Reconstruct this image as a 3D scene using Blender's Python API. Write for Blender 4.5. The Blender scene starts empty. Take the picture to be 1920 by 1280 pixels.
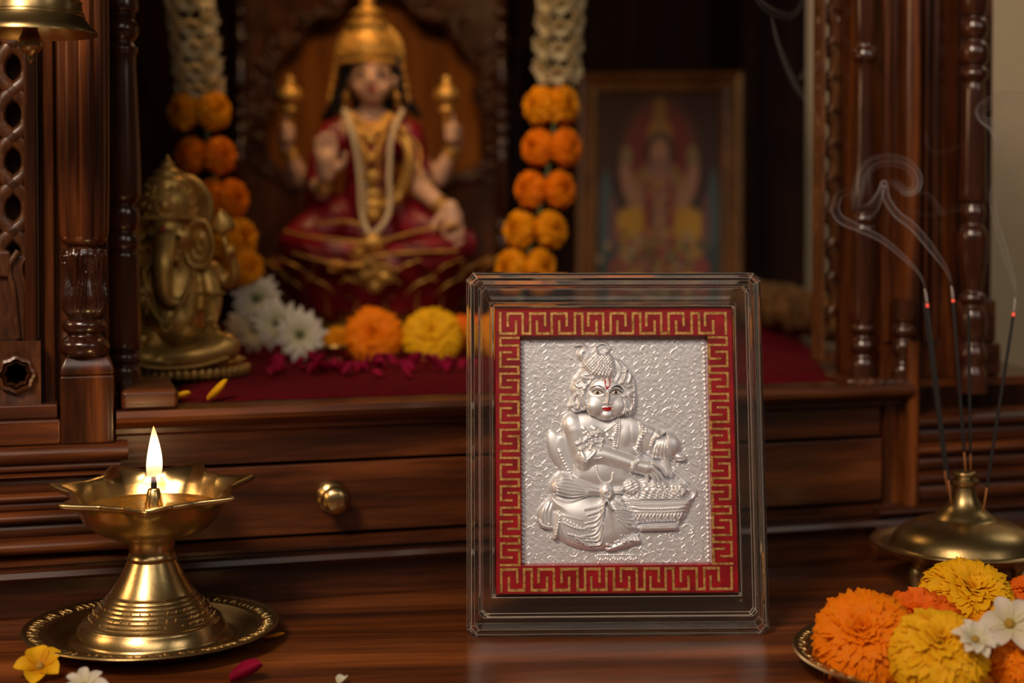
import bpy, bmesh, math, random
import numpy as np
from mathutils import Vector, Matrix, Quaternion

S = bpy.context.scene
COL = S.collection
PI = math.pi
rnd = random.Random(7)

# ------------------------------------------------------------------ camera
W, H, F = 1920, 1280, 2900.0
PITCH = math.radians(1.5)
CAMZ = 0.174
HOR = 400.0
CY = HOR + F * math.tan(PITCH)          # row of the optical axis
cd = bpy.data.cameras.new('camera')
cam = bpy.data.objects.new('camera', cd)
COL.objects.link(cam)
cam.location = (0, 0, CAMZ)
cam.rotation_euler = (PI / 2 - PITCH, 0, 0)
cd.sensor_width = 36
cd.lens = 36 * F / W
cd.shift_y = -(H / 2 - CY) / W
cd.clip_start = 0.02
cd.clip_end = 50
cd.dof.use_dof = True
cd.dof.focus_distance = 0.628
cd.dof.aperture_fstop = 5.6
S.camera = cam

# ------------------------------------------------------------------ light and exposure
S.view_settings.view_transform = 'Standard'
S.view_settings.look = 'None'
S.view_settings.gamma = 1
S.view_settings.use_curve_mapping = False
S.view_settings.exposure = 0.0
S.render.film_transparent = False
S.cycles.use_denoising = True
S.cycles.max_bounces = 14
S.cycles.transmission_bounces = 12
S.cycles.transparent_max_bounces = 24
S.cycles.glossy_bounces = 5
S.cycles.diffuse_bounces = 4
S.cycles.sample_clamp_indirect = 4

wd = bpy.data.worlds.new('room_air')
S.world = wd
wd.use_nodes = True
wd.node_tree.nodes['Background'].inputs[0].default_value = (0.75, 0.55, 0.38, 1)
wd.node_tree.nodes['Background'].inputs[1].default_value = 0.035


def area(name, loc, target, size, power, color, sy=None):
    l = bpy.data.lights.new(name, 'AREA')
    l.shape = 'RECTANGLE'
    l.size = size
    l.size_y = sy or size
    l.energy = power
    l.color = color
    o = bpy.data.objects.new(name, l)
    COL.objects.link(o)
    o.location = loc
    o.rotation_euler = (Vector(target) - Vector(loc)).to_track_quat('-Z', 'Y').to_euler()
    return o


area('ceiling_lamp_light', (-0.42, -0.25, 0.95), (0.05, 0.75, 0.06), 0.30, 11.0, (1.0, 0.76, 0.56))
area('right_fill_light', (1.0, -0.2, 0.75), (0.25, 0.75, 0.08), 0.35, 1.3, (1.0, 0.88, 0.76))  # added fill from the right, not a real source
area('front_fill_light', (0.25, -1.15, 1.25), (0.10, 0.7, 0.08), 1.0, 4.2, (1.0, 0.88, 0.76), 0.5)  # added soft light in front, brightens the silver and its reflections
area('wall_fill_light', (0.95, 1.25, 0.95), (0.42, 1.9, 0.15), 0.3, 1.5, (1.0, 0.86, 0.66))  # added behind the shrine to brighten the beige wall
area('shrine_lamp_light', (-0.09, 0.93, 0.425), (-0.09, 1.12, 0.14), 0.10, 0.27, (1.0, 0.58, 0.24), 0.03)
area('left_warm_light', (-0.75, 0.45, 0.42), (0.0, 0.9, 0.15), 0.16, 1.0, (1.0, 0.62, 0.32))  # warm area light off to the left


# ------------------------------------------------------------------ pixel measuring helpers
def ray(px, py):
    x, y = (px - W / 2) / F, -(py - CY) / F
    c, s = math.cos(PITCH), math.sin(PITCH)
    return Vector((x, c + y * s, -s + y * c))


def at(px, py, Y):
    d = ray(px, py)
    return Vector((0, 0, CAMZ)) + d * (Y / d.y)


def onz(px, py, z):
    d = ray(px, py)
    return Vector((0, 0, CAMZ)) + d * ((z - CAMZ) / d.z)


A0 = onz(0, 1160, 0)
A1 = onz(1450, 1060, 0)
TH = math.atan2(A1.y - A0.y, A1.x - A0.x)
P0 = onz(870, 1099, 0)
UX = Vector((math.cos(TH), math.sin(TH), 0))
VN = Vector((-math.sin(TH), math.cos(TH), 0))


def sh(px, py, v=0.0):
    d = ray(px, py)
    C = Vector((0, 0, CAMZ))
    t = (v - (C - P0).dot(VN)) / d.dot(VN)
    p = C + d * t
    return (p - P0).dot(UX), p.z


def loc(u, v, z):
    return P0 + UX * u + VN * v + Vector((0, 0, z))


def zz(py, px=870, v=0.0):
    return sh(px, py, v)[1]


def uu(px, v=0.0, py=900):
    return sh(px, py, v)[0]


# ------------------------------------------------------------------ materials
def nodes_of(name):
    m = bpy.data.materials.new(name)
    m.use_nodes = True
    nt = m.node_tree
    return m, nt, nt.nodes['Principled BSDF']


def mat(name, col, rough=0.5, metal=0.0, noise=0.0, nscale=60, bump=0.0, bscale=200, **kw):
    m, nt, b = nodes_of(name)
    b.inputs['Base Color'].default_value = (*col, 1)
    b.inputs['Roughness'].default_value = rough
    b.inputs['Metallic'].default_value = metal
    for k, v in kw.items():
        b.inputs[k.replace('_', ' ')].default_value = v
    tc = nt.nodes.new('ShaderNodeTexCoord')
    if noise:
        n = nt.nodes.new('ShaderNodeTexNoise')
        n.inputs['Scale'].default_value = nscale
        n.inputs['Detail'].default_value = 4
        nt.links.new(tc.outputs['Object'], n.inputs['Vector'])
        r = nt.nodes.new('ShaderNodeValToRGB')
        r.color_ramp.elements[0].position = 0.3
        r.color_ramp.elements[1].position = 0.7
        r.color_ramp.elements[0].color = (*[c * (1 - noise) for c in col], 1)
        r.color_ramp.elements[1].color = (*[min(1, c * (1 + noise)) for c in col], 1)
        nt.links.new(n.outputs['Fac'], r.inputs[0])
        nt.links.new(r.outputs[0], b.inputs['Base Color'])
    if bump:
        n2 = nt.nodes.new('ShaderNodeTexNoise')
        n2.inputs['Scale'].default_value = bscale
        n2.inputs['Detail'].default_value = 3
        nt.links.new(tc.outputs['Object'], n2.inputs['Vector'])
        bp = nt.nodes.new('ShaderNodeBump')
        bp.inputs['Strength'].default_value = bump
        bp.inputs['Distance'].default_value = 0.001
        nt.links.new(n2.outputs['Fac'], bp.inputs['Height'])
        nt.links.new(bp.outputs[0], b.inputs['Normal'])
    return m


def wood(name, axis, dark, mid, light, rough=0.3, scale=60, stretch=14, rot=0.0, coat=0.25, bump=0.25):
    m, nt, b = nodes_of(name)
    tc = nt.nodes.new('ShaderNodeTexCoord')
    mp = nt.nodes.new('ShaderNodeMapping')
    mp.vector_type = 'TEXTURE'
    sc = [1, 1, 1]
    sc['xyz'.index(axis)] = stretch
    mp.inputs['Scale'].default_value = sc
    mp.inputs['Rotation'].default_value = (0, 0, rot)
    nt.links.new(tc.outputs['Object'], mp.inputs[0])
    n = nt.nodes.new('ShaderNodeTexNoise')
    n.inputs['Scale'].default_value = scale
    n.inputs['Detail'].default_value = 6
    n.inputs['Roughness'].default_value = 0.6
    n.inputs['Distortion'].default_value = 0.4
    nt.links.new(mp.outputs[0], n.inputs['Vector'])
    r = nt.nodes.new('ShaderNodeValToRGB')
    e = r.color_ramp.elements
    e[0].position = 0.30
    e[0].color = (*dark, 1)
    e[1].position = 0.72
    e[1].color = (*light, 1)
    k = e.new(0.5)
    k.color = (*mid, 1)
    nt.links.new(n.outputs['Fac'], r.inputs[0])
    # fine pores
    n2 = nt.nodes.new('ShaderNodeTexNoise')
    n2.inputs['Scale'].default_value = scale * 6
    n2.inputs['Detail'].default_value = 3
    nt.links.new(mp.outputs[0], n2.inputs['Vector'])
    mx = nt.nodes.new('ShaderNodeMix')
    mx.data_type = 'RGBA'
    mx.blend_type = 'MULTIPLY'
    mx.inputs[0].default_value = 0.55
    r2 = nt.nodes.new('ShaderNodeValToRGB')
    r2.color_ramp.elements[0].position = 0.35
    r2.color_ramp.elements[0].color = (0.35, 0.3, 0.28, 1)
    r2.color_ramp.elements[1].position = 0.6
    nt.links.new(n2.outputs['Fac'], r2.inputs[0])
    nt.links.new(r.outputs[0], mx.inputs[6])
    nt.links.new(r2.outputs[0], mx.inputs[7])
    nt.links.new(mx.outputs[2], b.inputs['Base Color'])
    b.inputs['Roughness'].default_value = rough
    b.inputs['Coat Weight'].default_value = coat
    b.inputs['Coat Roughness'].default_value = 0.2
    bp = nt.nodes.new('ShaderNodeBump')
    bp.inputs['Strength'].default_value = bump
    bp.inputs['Distance'].default_value = 0.0006
    nt.links.new(n2.outputs['Fac'], bp.inputs['Height'])
    nt.links.new(bp.outputs[0], b.inputs['Normal'])
    return m


def brass(name, col, rough, var=0.35):
    m, nt, b = nodes_of(name)
    b.inputs['Metallic'].default_value = 1
    tc = nt.nodes.new('ShaderNodeTexCoord')
    n = nt.nodes.new('ShaderNodeTexNoise')
    n.inputs['Scale'].default_value = 70
    n.inputs['Detail'].default_value = 5
    nt.links.new(tc.outputs['Object'], n.inputs['Vector'])
    r = nt.nodes.new('ShaderNodeValToRGB')
    r.color_ramp.elements[0].position = 0.3
    r.color_ramp.elements[0].color = (*[c * (1 - var) for c in col], 1)
    r.color_ramp.elements[1].position = 0.65
    r.color_ramp.elements[1].color = (*col, 1)
    nt.links.new(n.outputs['Fac'], r.inputs[0])
    nt.links.new(r.outputs[0], b.inputs['Base Color'])
    mr = nt.nodes.new('ShaderNodeMapRange')
    mr.inputs[3].default_value = rough * 1.35
    mr.inputs[4].default_value = rough * 0.75
    nt.links.new(n.outputs['Fac'], mr.inputs[0])
    nt.links.new(mr.outputs[0], b.inputs['Roughness'])
    n2 = nt.nodes.new('ShaderNodeTexNoise')
    n2.inputs['Scale'].default_value = 500
    nt.links.new(tc.outputs['Object'], n2.inputs['Vector'])
    bp = nt.nodes.new('ShaderNodeBump')
    bp.inputs['Strength'].default_value = 0.06
    bp.inputs['Distance'].default_value = 0.0006
    nt.links.new(n2.outputs['Fac'], bp.inputs['Height'])
    nt.links.new(bp.outputs[0], b.inputs['Normal'])
    return m


def petal(name, root, tip, trans=0.3):
    """Petal: colour runs from a root pigment to a tip pigment along each petal ('t' attribute)."""
    m, nt, b = nodes_of(name)
    at_ = nt.nodes.new('ShaderNodeAttribute')
    at_.attribute_name = 't'
    r = nt.nodes.new('ShaderNodeValToRGB')
    r.color_ramp.elements[0].color = (*root, 1)
    r.color_ramp.elements[1].color = (*tip, 1)
    r.color_ramp.elements[1].position = 0.75
    nt.links.new(at_.outputs['Fac'], r.inputs[0])
    nt.links.new(r.outputs[0], b.inputs['Base Color'])
    b.inputs['Roughness'].default_value = 0.55
    b.inputs['Specular IOR Level'].default_value = 0.12
    tr = nt.nodes.new('ShaderNodeBsdfTranslucent')
    nt.links.new(r.outputs[0], tr.inputs[0])
    mx = nt.nodes.new('ShaderNodeMixShader')
    mx.inputs[0].default_value = trans
    nt.links.new(b.outputs[0], mx.inputs[1])
    nt.links.new(tr.outputs[0], mx.inputs[2])
    nt.links.new(mx.outputs[0], nt.nodes['Material Output'].inputs[0])
    return m


def antique(name, col, rough, metal=0.8, dark=0.25):
    m = brass(name, col, rough, 0.5)
    m.node_tree.nodes['Principled BSDF'].inputs['Metallic'].default_value = metal
    return m


def attr_mat(name, rough=0.4, metal=0.0, attr='col'):
    m, nt, b = nodes_of(name)
    a = nt.nodes.new('ShaderNodeAttribute')
    a.attribute_name = attr
    nt.links.new(a.outputs['Color'], b.inputs['Base Color'])
    b.inputs['Roughness'].default_value = rough
    b.inputs['Metallic'].default_value = metal
    return m


WD, WM, WL = (0.014, 0.0035, 0.001), (0.082, 0.021, 0.0052), (0.26, 0.075, 0.016)
M = {
    'wx': wood('dark_wood_horizontal', 'x', WD, WM, WL, rough=0.38, rot=TH, coat=0.1),
    'wz': wood('dark_wood_vertical', 'z', WD, WM, WL, rough=0.26, scale=70),
    'wzs': wood('turned_wood', 'z', (0.022, 0.006, 0.003), (0.055, 0.016, 0.007), (0.10, 0.03, 0.012), rough=0.2, scale=60, coat=0.5),
    'table': wood('table_wood', 'x', (0.040, 0.010, 0.0025), (0.17, 0.046, 0.010), (0.38, 0.115, 0.026), rough=0.28, scale=45, stretch=16, coat=0.3, rot=0.10),
    'inner': wood('shrine_inner_wood', 'z', (0.012, 0.004, 0.002), (0.026, 0.008, 0.003), (0.045, 0.014, 0.005), rough=0.5, coat=0.0),
    'niche': wood('niche_wood', 'z', (0.2, 0.06, 0.006), (0.3, 0.095, 0.010), (0.38, 0.13, 0.014), rough=0.5, coat=0.0, scale=20),
    'carve': wood('carved_wood', 'z', (0.03, 0.01, 0.004), (0.09, 0.03, 0.01), (0.17, 0.06, 0.02), rough=0.35, scale=90, stretch=3),
    'lattice': wood('lattice_wood', 'z', (0.06, 0.022, 0.008), (0.14, 0.055, 0.02), (0.22, 0.095, 0.035), rough=0.35, scale=90, stretch=3),
    'brass': brass('polished_brass', (0.70, 0.50, 0.22), 0.26),
    'brassd': brass('aged_brass', (0.54, 0.39, 0.17), 0.3),
    'gold': antique('gilded_paint', (0.80, 0.44, 0.09), 0.42, 0.6),
    'antique': antique('antique_brass', (0.66, 0.40, 0.11), 0.42, 0.7),
    'wall': mat('beige_wall', (0.62, 0.49, 0.32), 0.9, noise=0.03, bump=0.1),
    'cloth': mat('red_velvet', (0.085, 0.0008, 0.005), 0.9, noise=0.25, nscale=150, bump=0.5, bscale=700, Specular_IOR_Level=0.1, Sheen_Weight=0.08, Sheen_Tint=(0.6, 0.02, 0.04, 1)),
    'floor': wood('floor_wood', 'y', (0.05, 0.02, 0.01), (0.1, 0.045, 0.02), (0.16, 0.08, 0.04), rough=0.5, scale=10),
}

for k_m in ('inner', 'niche'):
    M[k_m].node_tree.nodes['Principled BSDF'].inputs['Specular IOR Level'].default_value = 0.12


# ------------------------------------------------------------------ object helpers
def empty(name, l=(0, 0, 0), label=None, cat=None, group=None, rz=0.0, kind=None):
    o = bpy.data.objects.new(name, None)
    COL.objects.link(o)
    o.empty_display_size = 0.01
    o.location = l
    o.rotation_euler = (0, 0, rz)
    tag(o, label, cat, group, kind)
    return o


def tag(o, label=None, cat=None, group=None, kind=None):
    if label: o['label'] = label
    if cat: o['category'] = cat
    if group: o['group'] = group
    if kind: o['kind'] = kind
    return o


def base_of(o):
    p = Vector((0, 0, 0))
    while o is not None:
        p += o.location
        o = o.parent
    return p


def mesh(name, V, Fc, material, parent=None, smooth=True, world=True, attrs=None, auto=None):
    """One mesh object. world=True: vertices are world positions and become local to the parent."""
    V = np.asarray(V, dtype=float).reshape(-1, 3)
    off = Vector((0, 0, 0))
    o_loc = Vector((0, 0, 0))
    if world:
        if parent is not None:
            off = base_of(parent)
        else:
            lo, hi = V.min(0), V.max(0)
            off = Vector(((lo[0] + hi[0]) / 2, (lo[1] + hi[1]) / 2, lo[2]))
            o_loc = off
    me = bpy.data.meshes.new(name)
    me.from_pydata((V - np.array(off)).tolist(), [], Fc)
    me.validate()
    me.update()
    if smooth:
        me.polygons.foreach_set('use_smooth', [True] * len(me.polygons))
    if auto is not None:
        me.set_sharp_from_angle(angle=math.radians(auto))
    if attrs:
        for k, a in attrs.items():
            a = np.asarray(a, dtype=float)
            if a.ndim == 1:
                at_ = me.attributes.new(k, 'FLOAT', 'POINT')
                at_.data.foreach_set('value', a.ravel())
            else:
                at_ = me.attributes.new(k, 'FLOAT_COLOR', 'POINT')
                if a.shape[1] == 3:
                    a = np.hstack([a, np.ones((len(a), 1))])
                at_.data.foreach_set('color', a.ravel())
    if material is not None:
        me.materials.append(material)
    o = bpy.data.objects.new(name, me)
    COL.objects.link(o)
    if parent is not None:
        o.parent = parent
    o.location = o_loc
    return o


class MB:
    """Collects shapes; build() links them as one mesh."""
    def __init__(s):
        s.v, s.f = [], []

    def add(s, V, Fc):
        n = len(s.v)
        s.v += [tuple(p) for p in V]
        s.f += [tuple(i + n for i in f) for f in Fc]
        return s

    def grid(s, rows, closed_u=False, closed_v=False, cap=False):
        """rows: list of lists of points."""
        n = len(s.v)
        R, C = len(rows), len(rows[0])
        for r in rows:
            s.v += [tuple(p) for p in r]
        for i in range(R if closed_v else R - 1):
            for j in range(C if closed_u else C - 1):
                a, b = n + i * C + j, n + i * C + (j + 1) % C
                c, d = n + ((i + 1) % R) * C + (j + 1) % C, n + ((i + 1) % R) * C + j
                s.f.append((a, b, c, d))
        if cap:
            s.f.append(tuple(n + j for j in reversed(range(C))))
            s.f.append(tuple(n + (R - 1) * C + j for j in range(C)))
        return s

    def box(s, x0, x1, y0, y1, z0, z1, fr=None):
        c = [(x0, y0, z0), (x1, y0, z0), (x1, y1, z0), (x0, y1, z0), (x0, y0, z1), (x1, y0, z1), (x1, y1, z1), (x0, y1, z1)]
        if fr: c = [fr(*p) for p in c]
        return s.add(c, [(0, 3, 2, 1), (4, 5, 6, 7), (0, 1, 5, 4), (1, 2, 6, 5), (2, 3, 7, 6), (3, 0, 4, 7)])

    def extr(s, prof, u0, u1, fr=None):
        """prof: closed polygon of (v, z); extruded along u."""
        fr = fr or loc
        rows = [[fr(u0, v, z) for v, z in prof], [fr(u1, v, z) for v, z in prof]]
        return s.grid(rows, closed_u=True, cap=True)

    def lathe(s, prof, c, seg=32, mod=None, ax=None, cap=True):
        """prof: list of (r, z) from bottom to top; c: centre; mod(theta, k)->(radius factor, dz)."""
        q = None
        if ax is not None:
            q = Vector((0, 0, 1)).rotation_difference(Vector(ax).normalized())
        rows = []
        for k, (r, z) in enumerate(prof):
            row = []
            for j in range(seg):
                t = 2 * PI * j / seg
                rr, dz = r, 0
                if mod:
                    a, dz = mod(t, k, r, z)
                    rr = r * a
                p = Vector((rr * math.cos(t), rr * math.sin(t), z + dz))
                if q: p = q @ p
                row.append(Vector(c) + p)
            rows.append(row)
        return s.grid(rows, closed_u=True, cap=cap)

    def tube(s, pts, r, seg=8, cap=True, flat=1.0):
        pts = [Vector(p) for p in pts]
        n = len(pts)
        rr = r if hasattr(r, '__len__') else [r] * n
        rows = []
        up = None
        for i, p in enumerate(pts):
            d = (pts[min(i + 1, n - 1)] - pts[max(i - 1, 0)])
            d = d.normalized() if d.length > 1e-12 else Vector((0, 0, 1))
            if up is None:
                up = Vector((0, 0, 1)) if abs(d.z) < 0.9 else Vector((1, 0, 0))
            a = d.cross(up)
            if a.length < 1e-6: a = d.orthogonal()
            a.normalize()
            b = a.cross(d).normalized()
            up = b
            rows.append([p + (a * math.cos(2 * PI * j / seg) + b * math.sin(2 * PI * j / seg) * flat) * rr[i] for j in range(seg)])
        return s.grid(rows, closed_u=True, cap=cap)

    def ball(s, c, r, seg=12, rings=8, rot=None, sc=(1, 1, 1)):
        rows = []
        for i in range(rings + 1):
            ph = PI * i / rings
            sp = max(math.sin(ph), 1e-3)
            row = []
            for j in range(seg):
                t = 2 * PI * j / seg
                p = Vector((sp * math.cos(t) * sc[0], sp * math.sin(t) * sc[1], -math.cos(ph) * sc[2])) * r
                if rot: p = rot @ p
                row.append(Vector(c) + p)
            rows.append(row)
        return s.grid(rows, closed_u=True, cap=True)

    def build(s, name, material, parent=None, smooth=True, auto=None, attrs=None, bevel=None, world=True):
        o = mesh(name, s.v, s.f, material, parent, smooth, world, attrs, auto)
        if bevel:
            bm_ = o.modifiers.new('soft_edges', 'BEVEL')
            bm_.width = bevel
            bm_.segments = 3
            bm_.limit_method = 'ANGLE'
            bm_.angle_limit = math.radians(40)
            bm_.harden_normals = True
        return o


def spline(pts, n=8):
    """Catmull-Rom through points (any dimension)."""
    P = [np.array(p, float) for p in pts]
    P = [2 * P[0] - P[1]] + P + [2 * P[-1] - P[-2]]
    out = []
    for i in range(1, len(P) - 2):
        for k in range(n):
            t = k / n
            a, b, c, d = P[i - 1:i + 3]
            out.append(0.5 * ((2 * b) + (c - a) * t + (2 * a - 5 * b + 4 * c - d) * t * t + (3 * b - a - 3 * c + d) * t ** 3))
    out.append(P[-2])
    return out


DG = None


def sculpt(name, prims, voxel, material, parent, smooth_it=4):
    """Blend balls and tapered limbs into one continuous skin (voxel union, relaxed)."""
    mb = MB()
    for p in prims:
        if p[0] == 'b':      # ('b', centre, radius, (scale), rotation euler)
            rot = Matrix(p[4].to_matrix() if hasattr(p[4], 'to_matrix') else Matrix.Identity(3)) if len(p) > 4 and p[4] is not None else None
            mb.ball(p[1], p[2], 20, 12, rot, p[3] if len(p) > 3 else (1, 1, 1))
        else:                # ('c', [points], [radii])
            pts = [Vector(q) for q in p[1]]
            R = p[2]
            if len(pts) > 2:
                sp = spline([tuple(q) + (r,) for q, r in zip(pts, R)], 6)
                pts = [Vector(q[:3]) for q in sp]
                R = [max(q[3], 1e-4) for q in sp]
            mb.tube(pts, R, 14)
            mb.ball(pts[0], R[0], 14, 10)
            mb.ball(pts[-1], R[-1], 14, 10)
    o = mesh(name, mb.v, mb.f, material, parent)
    r = o.modifiers.new('r', 'REMESH')
    r.mode = 'VOXEL'
    r.voxel_size = voxel
    sm = o.modifiers.new('s', 'SMOOTH')
    sm.factor = 0.6
    sm.iterations = smooth_it
    dg = bpy.context.evaluated_depsgraph_get()
    dg.update()
    me = bpy.data.meshes.new_from_object(o.evaluated_get(dg))
    o.modifiers.clear()
    old = o.data
    o.data = me
    bpy.data.meshes.remove(old)
    me.name = name
    if not me.materials:
        me.materials.append(material)
    me.polygons.foreach_set('use_smooth', [True] * len(me.polygons))
    return o


def copy_tree(o, parent=None):
    c = o.copy()
    COL.objects.link(c)
    if parent is not None:
        c.parent = parent
    for ch in list(o.children):
        copy_tree(ch, c)
    return c

# ================================================================== the room
SHZ = zz(745)                                   # height of the shrine's shelf
mb = MB().box(-2.2, 2.2, -1.5, 2.0, -0.76, -0.75)
tag(mb.build('floor', M['floor'], smooth=False), kind='structure')
mb = MB().box(-2.2, 2.2, 1.9, 1.95, -0.75, 2.2)
tag(mb.build('wall_back', M['wall'], smooth=False), kind='structure')

tbl = empty('altar_table', (0, 0.75, -0.75), 'polished reddish brown wooden table top carrying the shrine and the lamp', 'table')
MB().box(-0.75, 0.75, 0.18, 1.62, -0.028, 0.0).build('table_top', M['table'], tbl, smooth=False)
for sx in (-0.68, 0.68):
    for sy in (0.26, 1.54):
        MB().box(sx - 0.03, sx + 0.03, sy - 0.03, sy + 0.03, -0.75, -0.028).build('leg', M['wz'], tbl, smooth=False)

# ================================================================== the shrine
shrine = empty('wooden_shrine', P0, 'carved dark wooden home shrine with drawers, turned posts and an arched niche', 'shrine')


def part(mb, name, m='wx', smooth=True, auto=35, bevel=None, parent=None):
    return mb.build(name, M[m], parent or shrine, smooth, auto, bevel=bevel)


UL, UR = uu(-120), uu(1648)
# carcass under the shelf
bl, br = at(60, 640, 1.34), at(1500, 640, 1.34)
fl, fr_ = loc(UL, 0.012, 0), loc(uu(1960, 0.02), 0.012, 0)
z1 = SHZ - 0.004


def slab(name, poly, z0, z1, m):
    n = len(poly)
    V = [(p.x, p.y, z0) for p in poly] + [(p.x, p.y, z1) for p in poly]
    Fc = [tuple(reversed(range(n))), tuple(range(n, 2 * n))] + [(i, (i + 1) % n, n + (i + 1) % n, n + i) for i in range(n)]
    return mesh(name, V, Fc, M[m], shrine, smooth=False)


SHELF = [fl, fr_, Vector((br.x, br.y, 0)), Vector((bl.x, bl.y, 0))]
slab('cabinet_body', SHELF, 0.0, z1, 'inner')
slab('shelf', SHELF, z1, SHZ, 'wx')

z_pl, z_m1, z_d0, z_d1, z_r1 = zz(1034), zz(989), zz(986), zz(856), zz(791)
part(MB().extr([(-0.003, 0), (0.013, 0), (0.013, z_pl), (-0.003, z_pl)], UL, UR), 'plinth', auto=30, bevel=0.0006)
h = z_m1 - z_pl
part(MB().extr([(0.013, z_pl), (-0.004, z_pl), (-0.009, z_pl + 0.0008), (-0.0105, z_pl + h * .22), (-0.0095, z_pl + h * .42),
                (-0.0065, z_pl + h * .48), (-0.0065, z_pl + h * .58), (-0.0085, z_pl + h * .66), (-0.0085, z_pl + h * .8), (-0.004, z_m1), (0.013, z_m1)], UL, UR), 'base_moulding')
part(MB().extr([(-0.001, z_d1 + 0.0016), (0.012, z_d1 + 0.0016), (0.012, z_r1), (-0.001, z_r1)], uu(218), UR), 'rail', bevel=0.0005)
h = SHZ - z_r1
ULB = uu(218, -0.004)
part(MB().extr([(0.013, z_r1), (-0.002, z_r1), (-0.004, z_r1 + h * .1), (-0.004, z_r1 + h * .28), (-0.0075, z_r1 + h * .38), (-0.0125, z_r1 + h * .62),
                (-0.0135, z_r1 + h * .8), (-0.012, SHZ + 0.0003), (0.013, SHZ + 0.0003)], ULB, UR + 0.012), 'ledge_moulding')
# drawers
for (a, b, lab) in ((236, 1022, 'long drawer beside the oil lamp'), (1052, 1652, 'drawer behind the framed plate')):
    d = part(MB().extr([(-0.0012, z_d0 + 0.0008), (0.0115, z_d0 + 0.0008), (0.0115, z_d1), (-0.0012, z_d1)], uu(a), uu(b)), 'drawer', bevel=0.0007)
    kc = sh((a + b) / 2, 935, -0.01)
    kz = (z_d0 + z_d1) / 2 + 0.0012
    ku = kc[0]
    mbk = MB()
    c = loc(ku, -0.001, kz)
    mbk.lathe([(0.0068, 0), (0.0076, 0.0008), (0.0074, 0.002), (0.0052, 0.003), (0.0034, 0.0042), (0.0033, 0.0062), (0.0042, 0.0074), (0.0062, 0.0086), (0.0066, 0.0104), (0.0058, 0.0124), (0.0035, 0.0136), (0.0004, 0.0139)], c, 28, ax=-VN)
    mbk.build('drawer_knob', M['brass'], d)
# stile closing the right drawer
part(MB().extr([(-0.0015, z_m1), (0.012, z_m1), (0.012, z_r1), (-0.0015, z_r1)], uu(1656), uu(1712)), 'stile', 'wz', bevel=0.0006)
part(MB().extr([(-0.001, z_m1), (0.012, z_m1), (0.012, z_r1), (-0.001, z_r1)], uu(1026), uu(1048)), 'stile', 'wz', bevel=0.0006)


def mould_stack(v0, u0, u1, ys, pxm, name='pilaster_base'):
    """Stack of rounded mouldings; ys: list of (y_top, y_bottom, protrusion, right end px)."""
    mb = MB()
    for (ya, yb, pr, ue) in ys:
        za, zb = sh(pxm, ya, v0)[1], sh(pxm, yb, v0)[1]
        h = za - zb
        ur = uu(ue, v0)
        n = 8
        prof = [(0.02, zb)] + [(v0 + 0.003 - (pr + 0.003) * math.sin(PI * (0.08 + 0.84 * k / n)) ** 0.5, zb + h * k / n) for k in range(n + 1)] + [(0.02, za)]
        mb.extr(prof, u0, ur)
    return part(mb, name)


mould_stack(-0.007, UL, 0, [(832, 866, 0.004, 240), (867, 884, 0.0, 226), (885, 893, 0.003, 232), (894, 921, -0.001, 224), (922, 938, 0.002, 228),
                            (939, 955, -0.001, 226), (956, 978, 0.003, 236), (979, 1004, 0.0, 232), (1005, 1035, 0.005, 246)], 120)
# sill and square foot under the left posts
zs0 = sh(120, 831, -0.007)[1]
part(MB().box(UL, uu(114, -0.009), -0.009, 0.02, zs0, sh(50, 790, -0.012)[1], loc), 'sill', bevel=0.001)
part(MB().box(UL, uu(110, -0.010), -0.006, 0.02, sh(50, 790, -0.012)[1], sh(50, 762, -0.012)[1], loc), 'sill_step', bevel=0.001)


def post(name, px, v, prof_px, m='wzs', seg=32, mod=None, py_ref=None, fine=4, box=None, parent=None):
    """Turned post from (row, radius in pixels) pairs, top to bottom."""
    c0 = loc(uu(px, v, 600), v, 0)
    k = (c0.y) / F
    pr = []
    pts = spline([(y, r) for y, r in prof_px], fine)
    for y, r in reversed(pts):
        pr.append((max(r, 1) * k, sh(px, y, v)[1]))
    mb = MB().lathe([(r, z) for r, z in pr], (c0.x, c0.y, 0), seg, mod)
    return part(mb, name, m, auto=50, parent=parent)


# --- left fluted pillar
V1 = -0.002
pc = loc(uu(158, V1, 600), V1, 0)
KP = pc.y / F


def flute(t, k, r, z):
    return 1 - 0.15 * (1 - abs(math.sin(4.5 * t + 0.5))) ** 1.6 if r > 43 * KP else 1, 0


pil = post('pillar', 158, V1, [(-60, 49), (100, 49), (300, 48), (420, 46), (444, 44), (455, 38), (462, 30), (466, 29)], 'wz', 96, flute)


def leafy(t, k, r, z):
    yy = (z - zL0) / (zL1 - zL0)
    s_ = ((t + PI / 2 + 0.25) / (2 * PI) * 4 + .5) % 1 - .5
    ph = abs(s_) * 2                             # 0 at the leaf's middle, 1 between two leaves
    y_ = max(0, min(1, yy))
    h_ = -0.03
    for c_, kk_, a_ in ((0.06, 0.30, .12), (0.22, 0.42, .12), (0.42, 0.46, .13), (0.66, 0.30, .10)):
        if y_ < 1.02 - c_ * .5:
            h_ += a_ * math.exp(-((ph - c_ - kk_ * y_ ** 1.6) / 0.065) ** 2) * min(1, .35 + y_ * 2)
    if ph < .34 and y_ > .45:
        q_ = 1 - (ph / .34) ** 2 - ((y_ - .78) / .30) ** 2
        if q_ > 0: h_ += .16 * q_ ** .5
    return 1 + h_, 0


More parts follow.
